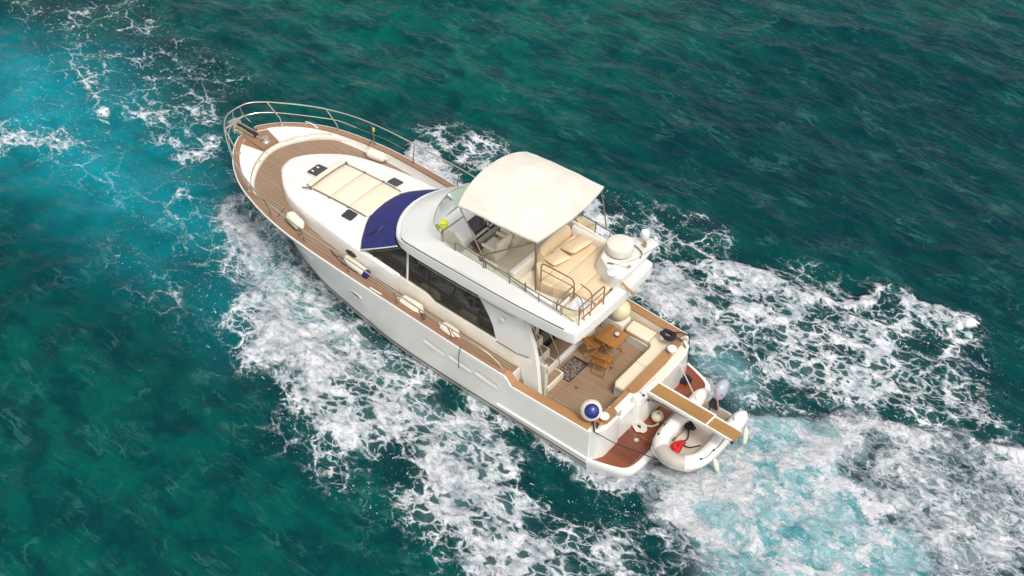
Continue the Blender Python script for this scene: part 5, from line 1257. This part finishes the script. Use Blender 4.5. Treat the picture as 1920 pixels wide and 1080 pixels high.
fleck = math_('MULTIPLY', smooth(noise(warp(base, 3, .8, 2), 9, 2, .5), .66, .72), smooth(math_('MAXIMUM', F, WA), .02, .25, 0, .8))
white = math_('MAXIMUM', math_('MAXIMUM', lace, soft), fleck, clamp=True)
veil = math_('MULTIPLY', smooth(math_('ADD', FD, math_('MULTIPLY', math_('SUBTRACT', tex, .5), .8)), .25, 1.1), .42)
# body colour of the sea
midn = noise(warp(swirl, .9, .5, 2), .8, 5, .62)
col = mixc(smooth(big, .35, .65), (.0, .050, .049), (.0003, .062, .054))
col = mixc(math_('MULTIPLY', attr('gren'), .85), col, (.0003, .085, .066))
col = mixc(math_('MULTIPLY', attr('dark'), .8), col, (.0, .036, .038))
col = mixc(smooth(midn, .36, .64, 0, .72), col, (.0, .020, .030))
tq = math_('MULTIPLY', attr('turq'), smooth(noise(warp(base, .5, 1.5, 2), .7, 5, .6), .3, .62, .55, 1.0))
col = mixc(tq, col, (.001, .23, .285))
# pale threads and patches: wave-ridge highlights painted into the sea colour
tv = warp(warp(mapped((.42, 1.25, 0), R(4)), .6, 1.5, 3), 2.4, .22, 3)
n1 = noise(tv, .75, 4, .55); n2 = noise(tv, 2.0, 4, .6)
msk = smooth(noise(base, .7, 4, .6), .44, .64)
thr = math_('ADD', math_('MULTIPLY', lines(n1, .52, .022), msk), math_('MULTIPLY', math_('MULTIPLY', lines(n2, .52, .03), .55), msk), clamp=True)
col = mixc(math_('MULTIPLY', thr, .42), col, (.04, .15, .13))
col = mixc(math_('MULTIPLY', smooth(n2, .52, .70), math_('MULTIPLY', msk, .22)), col, (.022, .09, .08))
mk = math_('MULTIPLY', attr('milk'), smooth(cl, .25, .62, .55, 1.0))
mcol = mixc(smooth(attr('milk'), .1, .7), mixc(smooth(wn2, .38, .62), (.07, .12, .14), (.27, .35, .38)), mixc(smooth(wn1, .36, .62), (.11, .42, .47), (.40, .66, .69)))
col = mixc(math_('MAXIMUM', math_('MULTIPLY', mk, .8), math_('MULTIPLY', mist, .85)), col, mcol)
col = mixc(veil, col, (.20, .31, .33))
fcol = mixc(smooth(math_('ADD', math_('MULTIPLY', tex, .6), math_('MULTIPLY', cl, .4)), .36, .62), (.40, .46, .50), (.85, .83, .84))
col = mixc(white, col, fcol)
L(col, p.inputs['Base Color'])
rgh = math_('ADD', .12, math_('MULTIPLY', math_('MAXIMUM', white, veil), .6)); L(rgh, p.inputs['Roughness'])
p.inputs['IOR'].default_value = 1.333; p.inputs['Specular IOR Level'].default_value = .16
rip = math_('ADD', math_('MULTIPLY', noise(warp(mapped((.6, 1.5, 0), R(4)), 1.2, .6, 2), 1.1, 4, .6), .125), math_('MULTIPLY', n1, .12))
fh = math_('MULTIPLY', math_('MAXIMUM', F, WA), math_('MULTIPLY', math_('ADD', tex, math_('MULTIPLY', cl, 1.2)), .20))
hgt = math_('ADD', rip, fh)
bp = N(t, 'ShaderNodeBump'); bp.inputs['Strength'].default_value = 1.0; bp.inputs['Distance'].default_value = 1.0
L(hgt, bp.inputs['Height']); L(bp.outputs[0], p.inputs['Normal'])
me.materials.append(wm)

# fine spray thrown up along the bow wave and over the propeller wash
random.seed(9); sp_ = MB()
def sprays(n, pts, rad, zmax, s0=.006, s1=.016):
    for _ in range(n):
        q0 = random.choice(pts); a = random.random()*6.28; r_ = rad*random.random()**.7
        c = (q0[0]+r_*math.cos(a), q0[1]+r_*math.sin(a), .05+zmax*random.random()**2); s_ = random.uniform(s0, s1)
        sp_.add([(c[0]+s_, c[1], c[2]), (c[0]-s_*.5, c[1]+s_*.87, c[2]), (c[0]-s_*.5, c[1]-s_*.87, c[2]), (c[0], c[1], c[2]+s_*1.3)], [(0, 1, 3), (1, 2, 3), (2, 0, 3), (0, 2, 1)])
sprays(420, [(13.2, 1.5), (12.4, 2.2), (11.4, 2.8), (10.4, 3.6), (9.6, 4.3)], .8, .35)
sprays(160, [(12.4, -1.6), (10.5, -2.9), (9.2, -3.3)], .6, .35)
sprays(420, [(-2.2, 2.6), (-1.6, 3.0), (-3.2, 1.0), (-3.4, -1.2), (-4.2, -.4), (-4.6, -2.2)], .9, .25)
spray = sp_.build('spray', M['towel'], None, smooth=False); spray['kind'] = 'stuff'; spray['label'] = 'fine white spray over the bow wave and the stern wash'
